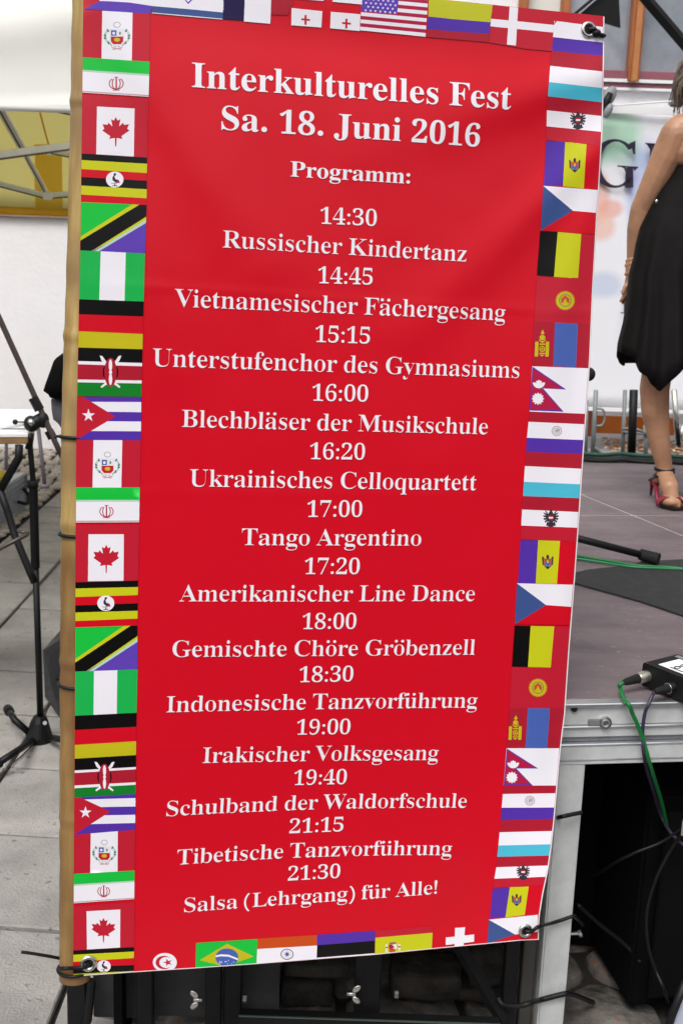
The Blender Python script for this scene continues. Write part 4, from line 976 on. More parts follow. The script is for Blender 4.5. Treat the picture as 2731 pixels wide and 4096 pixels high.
def eagle(x, y, s, body='darkk'):
    L = []
    for sg in (-1, 1):
        for k in range(6):
            a = math.radians(-58+k*24); L.append((body, [(x+sg*6*s, y-18*s+k*4*s), (x+sg*(36-k*1.5)*s*math.cos(a*.8), y-6*s+36*s*math.sin(a)*.85), (x+sg*(33-k*1.5)*s*math.cos(a*.8), y+36*s*math.sin(a)*.85+1*s), (x+sg*8*s, y-8*s+k*4*s)]))
        L.append((body, [(x+sg*4*s, y+12*s), (x+sg*22*s, y+30*s), (x+sg*12*s, y+33*s), (x+sg*2*s, y+20*s)]))
        L.append(('hem', ell(x+sg*9*s, y-22*s, 6*s, 5*s, 8)))
    L.append((body, ell(x, y-4*s, 12*s, 26*s, 12))); L.append((body, [(x-12*s, y+34*s), (x, y+14*s), (x+12*s, y+34*s), (x, y+38*s)])); L.append((body, ell(x, y-30*s, 5*s, 7*s, 8)))
    L += [('red2', [(x-9*s, y-10*s), (x+9*s, y-10*s), (x+9*s, y-4*s), (x-9*s, y-4*s)]), ('white', [(x-9*s, y-4*s), (x+9*s, y-4*s), (x+9*s, y+2*s), (x-9*s, y+2*s)]), ('red2', [(x-9*s, y+2*s), (x+9*s, y+2*s), (x+5*s, y+9*s), (x-5*s, y+9*s)])]
    return L
def aus(a, c, s): flag('red, white and red striped flag with a black eagle', [band('darkred', *a[0], *a[1]), band('white', *a[1], *a[2]), band('red2', *a[2], *a[3])]+eagle(c[0], c[1], s))
aus(((385, 409), (441, 464), (505, 527), (560, 583)), (2310, 481), 1.0); aus(((1984, 1993), (2038, 2048), (2102, 2111), (2158, 2166)), (2202, 2072), .98); aus(((3427, 3422), (3469, 3462), (3515, 3507), (3552, 3541)), (2091, 3489), .86)
def moldo(TL, m0, y0, TR, BR, y1, m1, BL, c, s, rl):
    L = [band('red', *rl), ('blue', [TL, m0, m1, BL]), ('yellow', [m0, y0, y1, m1])]
    x, y = c
    for sg in (-1, 1):
        L.append(('tan', [(x+sg*5*s, y-8*s), (x+sg*22*s, y-22*s), (x+sg*20*s, y+12*s), (x+sg*12*s, y+20*s), (x+sg*5*s, y+14*s)])); L.append(('darkk', [(x+sg*17*s, y-22*s), (x+sg*23*s, y-18*s), (x+sg*21*s, y+14*s), (x+sg*16*s, y+12*s)]))
    L += [('darkk', ell(x, y-18*s, 6*s, 11*s, 8)), ('darkk', [(x-14*s, y+18*s), (x+14*s, y+18*s), (x, y+31*s)]), ('orange', [(x-11*s, y-12*s), (x+11*s, y-12*s), (x+11*s, y+1*s), (x-11*s, y+1*s)]), ('bluegl', [(x-11*s, y+1*s), (x+11*s, y+1*s), (x+8*s, y+14*s), (x, y+19*s), (x-8*s, y+14*s)]), ('gold', ell(x, y, 4*s, 7*s, 8))]
    flag('blue, yellow and red vertical flag with an eagle crest', L)
moldo((2183, 563), (2259, 567), (2344, 577), None, None, (2333, 754), (2250, 745), (2173, 742), (2297, 660), 1.0, (563, 583, 742, 759))
moldo((2080, 2161), (2151, 2161), (2238, 2164), None, None, (2226, 2335), (2141, 2334), (2070, 2333), (2189, 2247), 1.0, (2161, 2166, 2333, 2339))
moldo((1969, 3555), (2038, 3549), (2113, 3546), None, None, (2097, 3660), (2020, 3670), (1958, 3675), (2065, 3599), .85, (3555, 3541, 3679, 3658))
def czech(TL, TR, WR, apex, BLp, BR):
    flag('white and red flag with a blue wedge', [('red', [TL, TR, BR, BLp]), ('white', [TL, TR, WR, apex]), ('steelb', [TL, apex, BLp])])
czech((2171, 743), (2389, 760), (2382, 851), (2290, 843), (2161, 922), (2377, 938)); czech((2066, 2333), (2290, 2339), (2283, 2427), (2182, 2420), (2058, 2497), (2277, 2500)); czech((1954, 3679), (2149, 3659), (2149, 3727), (2059, 3738), (1948, 3776), (2149, 3756))
def belg(a, m0, b_, c, m1, d, y0, y1):
    flag('black, yellow and red vertical flag', [('red2', [m0, (RBx(y0), y0), (RBx(y1), y1), m1]), ('black', [a, m0, m1, d]), ('yellow', [m0, b_, c, m1])])
belg((2159, 925), (2229, 928), (2323, 936), (2310, 1114), (2214, 1107), (2146, 1100), 940, 1118); belg((2057, 2502), (2121, 2504), (2215, 2506), (2201, 2670), (2110, 2668), (2046, 2666), 2508, 2672)
def kyrg(c, r, a):
    x, y = c; L = [band('red2', *a[0], *a[1]), ('gold', star(x, y, r, 32, .84)), ('tan', ringarc(x, y, r*.62, r*.64, r*.08, 0, 2*PI*.999, 24)), ('orange', [(x-r*.4, y-r*.2), (x, y-r*.52), (x+r*.4, y-r*.2), (x+r*.42, y+r*.25), (x+r*.24, y+r*.25), (x, y-r*.2), (x-r*.24, y+r*.25), (x-r*.42, y+r*.25)]), ('tan', ringarc(x, y+r*.15, r*.3, r*.5, r*.06, PI, 2*PI))]
    flag('red flag with a yellow rayed sun', L)
kyrg((2259, 1202), 40, ((1105, 1114), (1287, 1296))); kyrg((2150, 2751), 38, ((2668, 2672), (2834, 2832)))
def mong(a, X0_, X1_, X2_, X3_, c, h):
    q0, q1 = a; x, y = c; s = h/52.0
    L = [band('darkred', *q0, *q1), ('mongb', [X0_, X1_, X2_, X3_])]
    for sg in (-1, 1): L.append(('gold', [(x+sg*14*s-1, y-6*s), (x+sg*27*s-1, y-6*s), (x+sg*27*s-3, y+51*s), (x+sg*14*s-3, y+51*s)]))
    L += [('gold', [(x+1, y-53*s), (x+8*s, y-38*s), (x+1, y-33*s), (x-7*s, y-38*s)]), ('gold', ell(x, y-22*s, 11*s, 10*s, 14)), ('gold', ringarc(x, y-16*s, 14*s, 11*s, 4*s, .2, PI-.2)), ('gold', [(x-9*s, y-7*s), (x+9*s, y-7*s), (x, y-1*s)]), ('gold', rect(Q((x-11*s, y+1*s), (x+11*s, y+1*s), (x+11*s, y+6*s), (x-11*s, y+6*s)), 0, 0, 1, 1)),
          ('gold', ringarc(x-1, y+22*s, 11*s, 12*s, 4*s, 0, 2*PI*.999, 18)), ('gold', ell(x-1, y+22*s, 4*s, 5*s, 8)), ('gold', rect(Q((x-12*s, y+37*s), (x+10*s, y+37*s), (x+10*s, y+41*s), (x-12*s, y+41*s)), 0, 0, 1, 1)), ('gold', [(x-12*s, y+44*s), (x+8*s, y+44*s), (x-2, y+51*s)])]
    flag('dark red and blue vertical flag with a yellow pillar emblem', L)
mong(((1287, 1296), (1465, 1473)), (2218, 1290), (2310, 1295), (2302, 1470), (2211, 1464), (2168, 1373), 54); mong(((2834, 2832), (2993, 2993)), (2110, 2833), (2198, 2833), (2187, 2993), (2100, 2993), (2061, 2911), 49)
def nepal(a, P_, moon, sun, r, low=True):
    L = [band('white', *a[0], *a[1]), ('blue', P_)]
    cx_ = sum(p[0] for p in P_)/len(P_); cy_ = sum(p[1] for p in P_)/len(P_)
    ins = [(P_[0][0]+3, P_[0][1]+7), (P_[1][0]-14, P_[1][1]-4), (P_[2][0]-4, P_[2][1]-4 if False else P_[1][1]-4), (P_[2][0]-6, P_[2][1]+3), (P_[3][0]-8, P_[3][1]-6), (P_[4][0]+4, P_[4][1]-6)]
    L.append(('crimson', ins)); x, y = moon
    L += [('white', ringarc(x, y-8, r, r, r*.42, .1, PI-.1)), ('white', ell(x, y+1, r*.55, r*.42, 12)), ('white', star(x, y-2, r*.6, 8, .75)), ('white', star(sun[0], sun[1], r*1.02, 12, .74))]
    L.append(band('darkred', *a[1], *a[2]))
    flag('white flag with crimson double pennant, moon and sun', L)
nepal(((1465, 1473), (1646, 1655), (1687, 1697)), [(2128, 1466), (2263, 1558), (2171, 1554), (2253, 1647), (2116, 1642)], (2154, 1536), (2150, 1595), 25)
nepal(((2993, 2993), (3142, 3142), (3176, 3173)), [(2026, 2994), (2151, 3074), (2064, 3074), (2130, 3143), (2013, 3143)], (2051, 3057), (2046, 3110), 24)
def para(a, c, r, red):
    x, y = c; L = [band('white', *a[0], *a[1]), band('blue', *a[1], *a[2])]
    L += [('pinkish', ringarc(x, y, r, r, r*.2, 0, 2*PI*.999, 24)), ('grey', ell(x, y, r*.66, r*.66, 18)), ('white', ringarc(x, y, r*.5, r*.5, r*.16, 0, 5, 14))]
    flag('white and blue striped flag with a round grey seal', L)
para(((1687, 1697), (1751, 1760), (1807, 1816)), (2225, 1724), 21, 0); para(((3176, 3173), (3231, 3230), (3281, 3275)), (2118, 3203), 20, 0)
# ---- bottom row
x, y = 660, 3850
flag('red flag with white disc, crescent and star', [('white', ell(x, y, 48, 38, 30)), ('red2', ell(x-3, y, 34, 27, 24)), ('white', ell(x+6, y, 28, 22, 24)), ('red2', star(x+12, y, 20, 5, .38, -PI/2-.3, 16))])
L = [('green', [(785, 3772), (907, 3764), (1030, 3756), (1026, 3857), (905, 3866), (783, 3874)]), ('gold', [(799, 3841), (909, 3775), (1015, 3826), (900, 3900)]), ('bluegl', ell(908, 3830, 46, 36, 28)), ('white', [(863, 3822), (885, 3817), (915, 3819), (953, 3834), (951, 3841), (915, 3827), (885, 3825), (863, 3829)])]
for k in range(14): L.append(('white', ell(875+random.random()*62, 3838+random.random()*18, 1.8, 1.8, 6)))
flag('green flag with yellow diamond and blue globe', L)
L = [('orange', [(1030, 3755), (1150, 3747), (1268, 3740), (1268, 3782), (1150, 3789), (1029, 3796)]), ('white', [(1029, 3796), (1150, 3789), (1268, 3782), (1266, 3840), (1026, 3858)]), ('darkk', ringarc(1148, 3817, 26, 22, 3, 0, 2*PI*.999, 26)), ('hem', ell(1148, 3817, 23, 19, 20)), ('purple', star(1148, 3817, 13, 8, .4))]
flag('orange and white flag with a small wheel', L)
flag('blue, black and white striped flag', [('blue', [(1268, 3739), (1384, 3731), (1500, 3722), (1499, 3763), (1384, 3772), (1268, 3781)]), ('black', [(1268, 3781), (1384, 3772), (1499, 3763), (1497, 3813), (1384, 3822), (1267, 3831)]), ('white', [(1267, 3831), (1384, 3822), (1497, 3813), (1497, 3822), (1266, 3840)])])
x, y = 1570, 3790
L = [('red2', [(1501, 3722), (1729, 3705), (1729, 3731), (1501, 3751)]), ('yellow', [(1501, 3751), (1615, 3741), (1729, 3731), (1726, 3797), (1612, 3809), (1499, 3819)])]
L += [('tan', [(x-14, y-20), (x+14, y-22), (x+12, y-14), (x-12, y-13)]), ('darkred', [(x-16, y-12), (x, y-12), (x, y+6), (x-16, y+6)]), ('hem', [(x, y-12), (x+16, y-13), (x+16, y+5), (x, y+6)]), ('purple', ell(x+2, y-2, 4, 5, 8)), ('orange', ell(x-2, y+12, 13, 9, 12)), ('hem', rect(Q((x-28, y-12), (x-21, y-12), (x-21, y+20), (x-28, y+20)), 0, 0, 1, 1)), ('hem', rect(Q((x+23, y-14), (x+30, y-14), (x+30, y+12), (x+23, y+12)), 0, 0, 1, 1)), ('darkred', ell(x-24, y, 5, 3, 8)), ('darkred', ell(x+26, y-3, 5, 3, 8))]
flag('yellow flag with a small crowned crest', L)
flag('white cross with thick arms on red', [('white', [(1819, 3712), (1859, 3709), (1853, 3786), (1817, 3789)]), ('white', [(1782, 3750), (1895, 3738), (1895, 3767), (1782, 3780)])])
# white hem along the free edges
hp = [(lerp_t(RE, y)-5, y) for y in range(66, 3750, 90)]+[(2149, 3755)]; ho = [(lerp_t(RE, y)+2, y) for y in range(66, 3750, 90)]+[(2153, 3759)]
printed('edge_hem', [('hem', hp+ho[::-1])], banner, e=.0020)
bp_ = [(x, y-4) for x, y in BEdge]; printed('edge_hem', [('hem', bp_+[(x, y+1) for x, y in BEdge][::-1])], banner, e=.0020)

# ---- lettering: the serif alphabet of the built-in math face, outlines thinned for the regular weight
DG = None
def mathserif(s):
    o = ''
    for c in s:
        if 'A' <= c <= 'Z': o += chr(0x1D400+ord(c)-65)
        elif 'a' <= c <= 'z': o += chr(0x1D41A+ord(c)-97)
        elif '0' <= c <= '9': o += chr(0x1D7CE+ord(c)-48)
        elif c in 'äöü': o += chr(0x1D41A+ord({'ä': 'a', 'ö': 'o', 'ü': 'u'}[c])-97)
        else: o += c
    return o
GL = {}
def glyph(c, tx, ty):
    k = (c, tx)
    if k in GL: return GL[k]
    if c == ' ': GL[k] = ([], [], .26); return GL[k]
    def mesh_of(s_):
        cu = bpy.data.curves.new('tmp', 'FONT'); cu.body = s_; cu.resolution_u = 5; ob = bpy.data.objects.new('tmp', cu); C.objects.link(ob)
        bpy.context.view_layer.update(); dg = bpy.context.evaluated_depsgraph_get()
        me = bpy.data.meshes.new_from_object(ob.evaluated_get(dg)); bpy.data.objects.remove(ob); bpy.data.curves.remove(cu); return me
    dots = []
    if c in '.:!':
        r = .062 if tx > .008 else .078; x0 = .13
        if c == '.': V_, F_ = [], []; dots = [(x0, r)]
        if c == ':': V_, F_ = [], []; dots = [(x0, r), (x0, .40)]
        if c == '!': V_ = [(x0-.025, .20), (x0+.025, .20), (x0+.06, .62), (x0+.04, .68), (x0-.04, .68), (x0-.06, .62)]; F_ = [(0, 1, 2, 3, 4, 5)]; dots = [(x0, r)]
        adv = .26
    elif c in '()':
        V_ = []; n = 10
        for i in range(n+1):
            a = math.radians(128+104*i/n); V_.append((.52+.46*math.cos(a)*.95, .25+.56*math.sin(a))); V_.append((.56+.42*math.cos(a)*.95, .25+.53*math.sin(a)))
        V_ = [(x-.0, y) for x, y in V_]
        if c == ')': V_ = [(.36-x, y) for x, y in V_]
        F_ = [(2*i, 2*i+2, 2*i+3, 2*i+1)[::(-1 if c == ')' else 1)] for i in range(n)]; V_ = [((x-.07 if c == '(' else x+.03), y) for x, y in V_]; adv = .34
    else:
        me = mesh_of(mathserif(c)); bm = bmesh.new(); bm.from_mesh(me); bmesh.ops.remove_doubles(bm, verts=bm.verts, dist=1e-5)
        fl = [f for f in bm.faces if abs(f.normal.z) > .5]; bm.normal_update()
        mv = {}
        for v in bm.verts:
            nn = Vector((0, 0))
            for e_ in v.link_edges:
                if len(e_.link_faces) != 1: continue
                f = e_.link_faces[0]; a, b2 = e_.verts[0].co, e_.verts[1].co; d = Vector((b2.x-a.x, b2.y-a.y)); 
                if d.length < 1e-7: continue
                d.normalize(); n_ = Vector((-d.y, d.x)); fc = f.calc_center_median(); mid = (a+b2)/2
                # inward: towards the third vertex of the triangle
                w_ = max(f.verts, key=lambda q: abs((q.co.x-a.x)*n_.x+(q.co.y-a.y)*n_.y)); sgn = (w_.co.x-a.x)*n_.x+(w_.co.y-a.y)*n_.y
                if sgn < 0: n_ = -n_
                nn += n_
            if nn.length > 1e-6: nn.normalize()
            mv[v] = Vector((v.co.x+nn.x*tx, v.co.y+nn.y*ty))
        bm.verts.index_update(); V_ = [tuple(mv[v]) for v in bm.verts]; F_ = [tuple(v.index for v in f.verts) for f in bm.faces]; bm.free()
        a1 = mesh_of(mathserif(c)+'|'); a0 = mesh_of('|')   # advance from where a following bar lands
        adv = max(v.co.x for v in a1.vertices)-max(v.co.x for v in a0.vertices)
    if c in 'äöü':
        xs_ = [p[0] for p in V_]; cx_ = (min(xs_)+max(xs_))/2-.01; dots = [(cx_-.125, .615), (cx_+.125, .615)]
    if c.isdigit():            # figures of this face are wide and tall: bring them to cap height
        V_ = [(x*.93, y*.965) for x, y in V_]; adv *= .93
    for (dx, dy) in dots:
        r = .078 if tx < .008 else .060
        n = len(V_); V_ = list(V_)+[(dx+r*math.cos(k*PI/7), dy+r*math.sin(k*PI/7)) for k in range(14)]; F_ = list(F_)+[tuple(range(n, n+14))]
    GL[k] = (V_, F_, adv); return GL[k]
def text_line(s, L0, R0, cap, bold=False, mid=0.0, track=0.0):
    """baseline end points in photo pixels, cap height in metres on the sheet, mid: bow of the baseline in m"""
    tx, ty = (.003, .0) if bold else (.019, .0035)
    u0, v0 = buv(*L0); u1, v1 = buv(*R0); vs, fs, x, wid, wk = [], [], 0.0, [], 0
    for i, c in enumerate(s):
        g_, f_, adv = glyph(c, tx, ty); n = len(vs); vs += [(x+a, b_) for a, b_ in g_]; fs += [tuple(k+n for k in f) for f in f_]; x += adv+(-.006 if bold else -.026); wid += [wk]*len(g_); wk += (c == ' ')
    xa = min(p[0] for p in vs); xb = max(p[0] for p in vs); W_ = math.hypot(u1-u0, v1-v0); sx = W_/(xb-xa); sy = cap/(.645 if bold else .652)
    dx, dy = (u1-u0)/W_, (v1-v0)/W_; out = []
    for a, b_ in vs:
        s_ = (a-xa)*sx; h = b_*sy; k = s_/W_; off = -mid*4*k*(1-k)
        uu = u0+dx*s_+dy*h; vv_ = v0+dy*s_-dx*h+off; out.append(suv(uu, vv_, .0014))
    wi = 0
    for k in range(max(wid)+1):
        ff = [f for f in fs if wid[f[0]] == k]
        if not ff: continue
        us = sorted({i for f in ff for i in f}); mp = {i: j for j, i in enumerate(us)}
        me = bpy.data.meshes.new('lettering'); me.from_pydata([out[i] for i in us], [], [tuple(mp[i] for i in f) for f in ff])
        bm = bmesh.new(); bm.from_mesh(me); bm.normal_update(); bmesh.ops.reverse_faces(bm, faces=[f for f in bm.faces if f.normal.dot(NB) < 0]); bm.to_mesh(me); bm.free()
        o = link('printed_word', me, VM['white'], banner); set_normals(me); o['label'] = 'white printed word '+s.split(' ')[k]
    return sx/sy
def cap_at(x, y, h):      # cap height in metres of h pixels at this place
    return (Vector(buv(x, y))-Vector(buv(x, y-h))).length
TL_ = [("Interkulturelles Fest", (768, 355), (2037, 450), 91, 1, 0), ("Sa. 18. Juni 2016", (886, 525), (1916, 597), 88, 1, 0), ("Programm:", (1161, 713), (1638, 744), 57, 1, 0),
 ("14:30", (1282, 902), (1506, 912), 64, 0, 0), ("Russischer Kindertanz", (893, 995), (1864, 1055), 64, 0, 0), ("14:45", (1274, 1139), (1491, 1146), 64, 0, 0),
 ("Vietnamesischer Fächergesang", (704, 1229), (2024, 1291), 66, 0, 0), ("15:15", (1264, 1373), (1481, 1381), 64, 0, 0), ("Unterstufenchor des Gymnasiums", (618, 1466), (2080, 1521), 66, 0, 0),
 ("16:00", (1253, 1607), (1475, 1612), 64, 0, 0), ("Blechbläser der Musikschule", (735, 1709), (1954, 1745), 64, 0, 0), ("16:20", (1245, 1840), (1463, 1843), 63, 0, 0),
 ("Ukrainisches Celloquartett", (767, 1946), (1909, 1968), 64, 0, 0), ("17:00", (1235, 2070), (1453, 2071), 63, 0, 0), ("Tango Argentino", (975, 2181), (1689, 2187), 63, 0, 0),
 ("17:20", (1226, 2298), (1444, 2299), 62, 0, 0), ("Amerikanischer Line Dance", (728, 2405), (1904, 2410), 62, 0, 0), ("18:00", (1218, 2518), (1432, 2518), 61, 0, 0),
 ("Gemischte Chöre Gröbenzell", (702, 2627), (1907, 2625), 61, 0, 0), ("18:30", (1208, 2731), (1422, 2729), 60, 0, 0), ("Indonesische Tanzvorführung", (679, 2849), (1918, 2838), 60, 0, -.002),
 ("19:00", (1199, 2942), (1412, 2941), 59, 0, 0), ("Irakischer Volksgesang", (825, 3054), (1764, 3047), 59, 0, -.001), ("19:40", (1190, 3146), (1400, 3143), 58, 0, 0),
 ("Schulband der Waldorfschule", (682, 3268), (1879, 3239), 57, 0, -.005), ("21:15", (1174, 3341), (1389, 3333), 56, 0, 0), ("Tibetische Tanzvorführung", (726, 3465), (1821, 3430), 57, 0, -.006),
 ("21:30", (1170, 3532), (1378, 3521), 55, 0, 0), ("Salsa (Lehrgang) für Alle!", (756, 3657), (1765, 3586), 54, 0, .0)]
for (s_, l_, r_, h_, bo, md_) in TL_:
    k_ = text_line(s_, l_, r_, cap_at((l_[0]+r_[0])/2, (l_[1]+r_[1])/2, h_), bool(bo), -md_)
    print('TXT', s_, round(k_, 3))

# ---- eyelets and ties
def eyelet(x, y, r=.0175):
    u_, v_ = buv(x, y); c = suv(u_, v_, .002)
    b = MB(); b.torus(c, NB, r*.80, r*.30, 28, 10); eo = b.build('eyelet', M_steel, banner, smooth=True)
    b = MB(); b.tube([c-NB*.0010, c+NB*.0012], r*.62, 20); b.build('eyelet_hole', M_blackp, eo); return c
e1 = eyelet(2350, 130, .0155); e2 = eyelet(2103, 3713, .0150); e3 = eyelet(374, 3856, .0165)
def cord(pts, r, label, name='black_cord', top=False):
    b = MB(); b.tube(curve3(pts, 6), r, 8)
    if top: return tag(b.build('rope', M_cable_k, None, smooth=True), label, 'cord')
    return tag(b.build(name, M_cable_k, banner, smooth=True), label)
legf = lambda px_, py_, o=-.0: V(px_, py_, fy(lx)-.001+o)
cord([e1+NB*.003, e1+NB*.008+EU*.010, bray(2385, 134, .006), bray(2412, 142, .004), bray(2416, 143, -.02)], .004, 'short black cord through the upper right eyelet of the banner')
b = MB(); b.ball(bray(2383, 132, .006), (.010, .008, .008)); b.build('cord_knot', M_cable_k, banner, smooth=True)
cord([e2+NB*.002, e2+NB*.007+EU*.01, bray(2154, 3706, .008), legf(2200, 3694, -.02), legf(2245, 3680, -.008), legf(2292, 3664, -.004), legf(2300, 3668, .02), V(2330, 3700, 2.56)], .0042, 'black cord from the lower right eyelet round the aluminium stage leg')
cord([V(1990, 3990, 2.46), V(2010, 4017, 2.45), V(2070, 4024, 2.43), V(2120, 4012, 2.43), legf(2160, 4000, -.01), legf(2215, 3985, -.006), legf(2262, 3974, -.003), legf(2268, 3974, .03), V(2310, 3985, 2.62), V(2370, 4010, 2.70)], .0065, 'thicker black cord looped low round the aluminium stage leg', top=True)
cord([V(2206, 3276, 2.58), V(2240, 3268, 2.47), V(2280, 3259, 2.47), V(2325, 3250, 2.485)], .005, 'black cord crossing behind the banner edge and the leg under the stage rail', top=True)

# ---- bamboo pole
pole = empty('bamboo_pole', suv(.0, 1.99), 'split bamboo pole along the left edge of the red banner', 'pole')
PL = [(-260, 288, 71), (0, 287, 71), (450, 281, 70), (900, 270, 70), (1330, 257, 69), (1360, 254, 69), (1750, 245, 67), (2200, 243, 66), (2600, 240, 64), (3200, 238, 64), (3912, 237, 64)]
pts, rs = [], []
def pole_c(y):
    a = lerp_t([(q[0], q[1]) for q in PL], y); r_ = lerp_t([(q[0], q[2]) for q in PL], y)
    x = a+r_; u_, v_ = buv(x, y); c = P0+EU*u_+EV*v_; dist = (c-O).dot(R@Vector((0, 0, 1))); rr = r_*dist/F
    r2 = ray(x, y); pb2 = P0-NB*(rr+.004); c = O+r2*((pb2-O).dot(NB)/r2.dot(NB))
    return c, rr
nodes = (412, 1345, 2095, 2640, 3262)
y = -260
while y <= 3912:
    c, r = pole_c(y)
    for ny in nodes:
        r *= 1+.06*math.exp(-((y-ny)/18)**2)-.03*math.exp(-((y-ny-34)/14)**2)
    pts.append(c+Vector((.0015*noise.noise(Vector((y*.01, 0, 0))), 0, 0))); rs.append(r*.97); y += 14
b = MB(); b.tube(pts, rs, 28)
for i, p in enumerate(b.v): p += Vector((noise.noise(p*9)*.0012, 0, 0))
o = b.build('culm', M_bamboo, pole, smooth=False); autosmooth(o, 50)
M_node = mat('bamboo_node', (.26, .15, .06), .6, 0, .3, 30)
for ny in nodes:
    c, r = pole_c(ny); b = MB(); ax = (pole_c(ny+20)[0]-c); b.torus(c, ax, r*.985, .0012, 30, 6); b.build('node_ring', M_node, pole, smooth=True)
def tie(y, tilt, label, tail=None, thick=.0035):
    c, r = pole_c(y); ax = (pole_c(y+20)[0]-pole_c(y-20)[0]).normalized(); ax = (ax+EU*tilt).normalized()
    root = empty('cable_tie', c, label, 'cable tie', 'black ties round the bamboo pole')
    b = MB(); b.torus(c, ax, r+.002, thick, 36, 8); b.build('strap', M_cable_k, root, smooth=True)
    if tail:
        b = MB(); b.tube(curve3([c-EU*(r+.002)-ax*0]+tail, 5), [thick*.8]*(5*len(tail))+[thick*.4], 6); b.build('tail', M_cable_k, root, smooth=True)
c1, r1 = pole_c(1748)
tie(1748, .0, 'uppermost black tie round the bamboo, level with the table', [bray(232, 1745, -.03), bray(218, 1751, -.03)])
tie(2137, .0, 'second black tie round the bamboo, by the red band above the maple leaf'); tie(2737, -.04, 'third black tie round the bamboo, beside the green and white flag', thick=.003)
c4, r4 = pole_c(3872)
tie(3872, .02, 'lowest black tie round the bamboo foot through the eyelet')
cord([e3+NB*.002, e3+NB*.007-EU*.008, bray(345, 3869, .006), bray(300, 3872, .006), bray(262, 3874, .012), bray(238, 3874, -.01)], .0040, 'black cord from the lower left eyelet round the bamboo foot')
cord([bray(240, 3833, -.035), bray(180, 3822, -.02), bray(120, 3812, -.015), bray(86, 3808, -.015)], .0035, 'stiff black tie end sticking out left of the bamboo foot')

# ================================================================== LEFT SIDE
# microphone stand with boom
mic = empty('microphone_stand', G(152, 2985), 'tall black boom microphone stand on the slabs left of the bamboo pole', 'microphone stand')
base = G(155, 2960); YM = base.y
mt = lambda x, y, dy=0: V(x, y, YM+dy)
b = MB(); b.tube([mt(163, 2870), mt(144, 2270)], .0125, 16); b.build('pole', M_black, mic, smooth=True)
b = MB(); b.tube([mt(134, 1925), mt(121, 1775)], .0105, 14); b.tube([mt(143, 2270), mt(134, 1925)], .0165, 16); o = b.build('upper_tube', M_black, mic); autosmooth(o)
b = MB(); b.tube([mt(134, 1950), mt(131, 1922)], .020, 14); b.build('tube_collar', M_rubber, mic, smooth=True)
b = MB(); b.tube([mt(104, 1785), mt(106, 1786, -.0), mt(130, 1788, 0)], [.006, .011, .009], 10); b.build('height_clutch', M_rubber, mic, smooth=True)
b = MB(); b.tube([mt(121, 1778, -.0), mt(122, 1735)], [.0115, .016], 12); b.ball(mt(126, 1695), (.028, .022, .030)); b.tube([mt(128, 1700), mt(172, 1672)], [.026, .022], 12); b.ball(mt(172, 1680), (.024, .02, .03)); b.build('boom_clutch', M_blackp, mic, smooth=True)
b = MB(); b.tube([mt(126, 1690, -.022), mt(126, 1690, -.030)], .013, 16); b.build('clutch_knob', M_steel, mic, smooth=True)
b = MB(); b.tube([mt(104, 1688), mt(66, 1688)], .0028, 8); b.ball(mt(62, 1688), .010); b.build('clutch_lever', M_blackp, mic, smooth=True)
M_boom = mat('worn_boom', (.07, .05, .045), .4, .3, .4, 20)
b = MB(); b.tube([mt(-60, 1155, .02), mt(0, 1275, .015), mt(142, 1590, 0), mt(225, 1775, -.01), mt(262, 1850, -.015)], .0105, 14); b.build('boom', M_boom, mic, smooth=True)
b = MB(); b.tube([mt(133, 1590), mt(160, 1640)], .018, 14); b.build('boom_collar', M_blackp, mic)
b = MB(); b.tube([mt(196, 1722), mt(212, 1752)], .017, 14); b.build('boom_collar', M_blackp, mic)
hubz = mt(160, 2920)
b = MB(); b.tube([mt(161, 2862), mt(160, 2885), mt(158, 2940), mt(160, 2978)], [.022, .034, .052, .050], 10); o = b.build('tripod_hub', M_blackp, mic, bevel=.003)
b = MB(); b.tube([mt(181, 2892, -.044), mt(181, 2892, -.058)], .008, 10); b.build('hub_screw', M_steel, mic)
for (pts_, r_) in (([mt(140, 2950), G(60, 2880, .03), G(34, 2838, .0)], .013), ([mt(135, 2960, -.03), G(60, 3010, .02), G(-40, 3075, -.03)], .013), ([mt(190, 2950, .0), G(250, 2958, .01), G(420, 3000, -.04)], .013)):
    b = MB(); b.tube(pts_, r_, 12); lg = b.build('leg', M_black, mic, smooth=True)
    d = (pts_[-1]-pts_[-2]).normalized(); b = MB(); b.tube([pts_[-1]-d*.045, pts_[-1]+d*.01], .019, 14); b.build('rubber_foot', M_rubber, lg)
# cables on the slabs near the stand
def gcable(pts, r, mm, label):
    b = MB(); b.tube(curve3([G(x, y, GZ+.004+r) for x, y in pts], 6), r, 8); return tag(b.build('floor_cable', mm, None, smooth=True), label, 'cable', 'cables on the slabs')
M_cb = mat('brown_black_cable', (.035, .025, .018), .6)
gcable([(196, 2818), (182, 2850), (165, 2935), (100, 3012), (45, 3060), (0, 3118), (-40, 3160)], .0028, M_cb, 'thin dark cable lying across the slabs under the microphone stand hub')
gcable([(240, 2252), (170, 2330), (90, 2410), (0, 2508), (-30, 2540)], .0028, M_cb, 'thin dark cable running diagonally over the slabs behind the microphone stand')
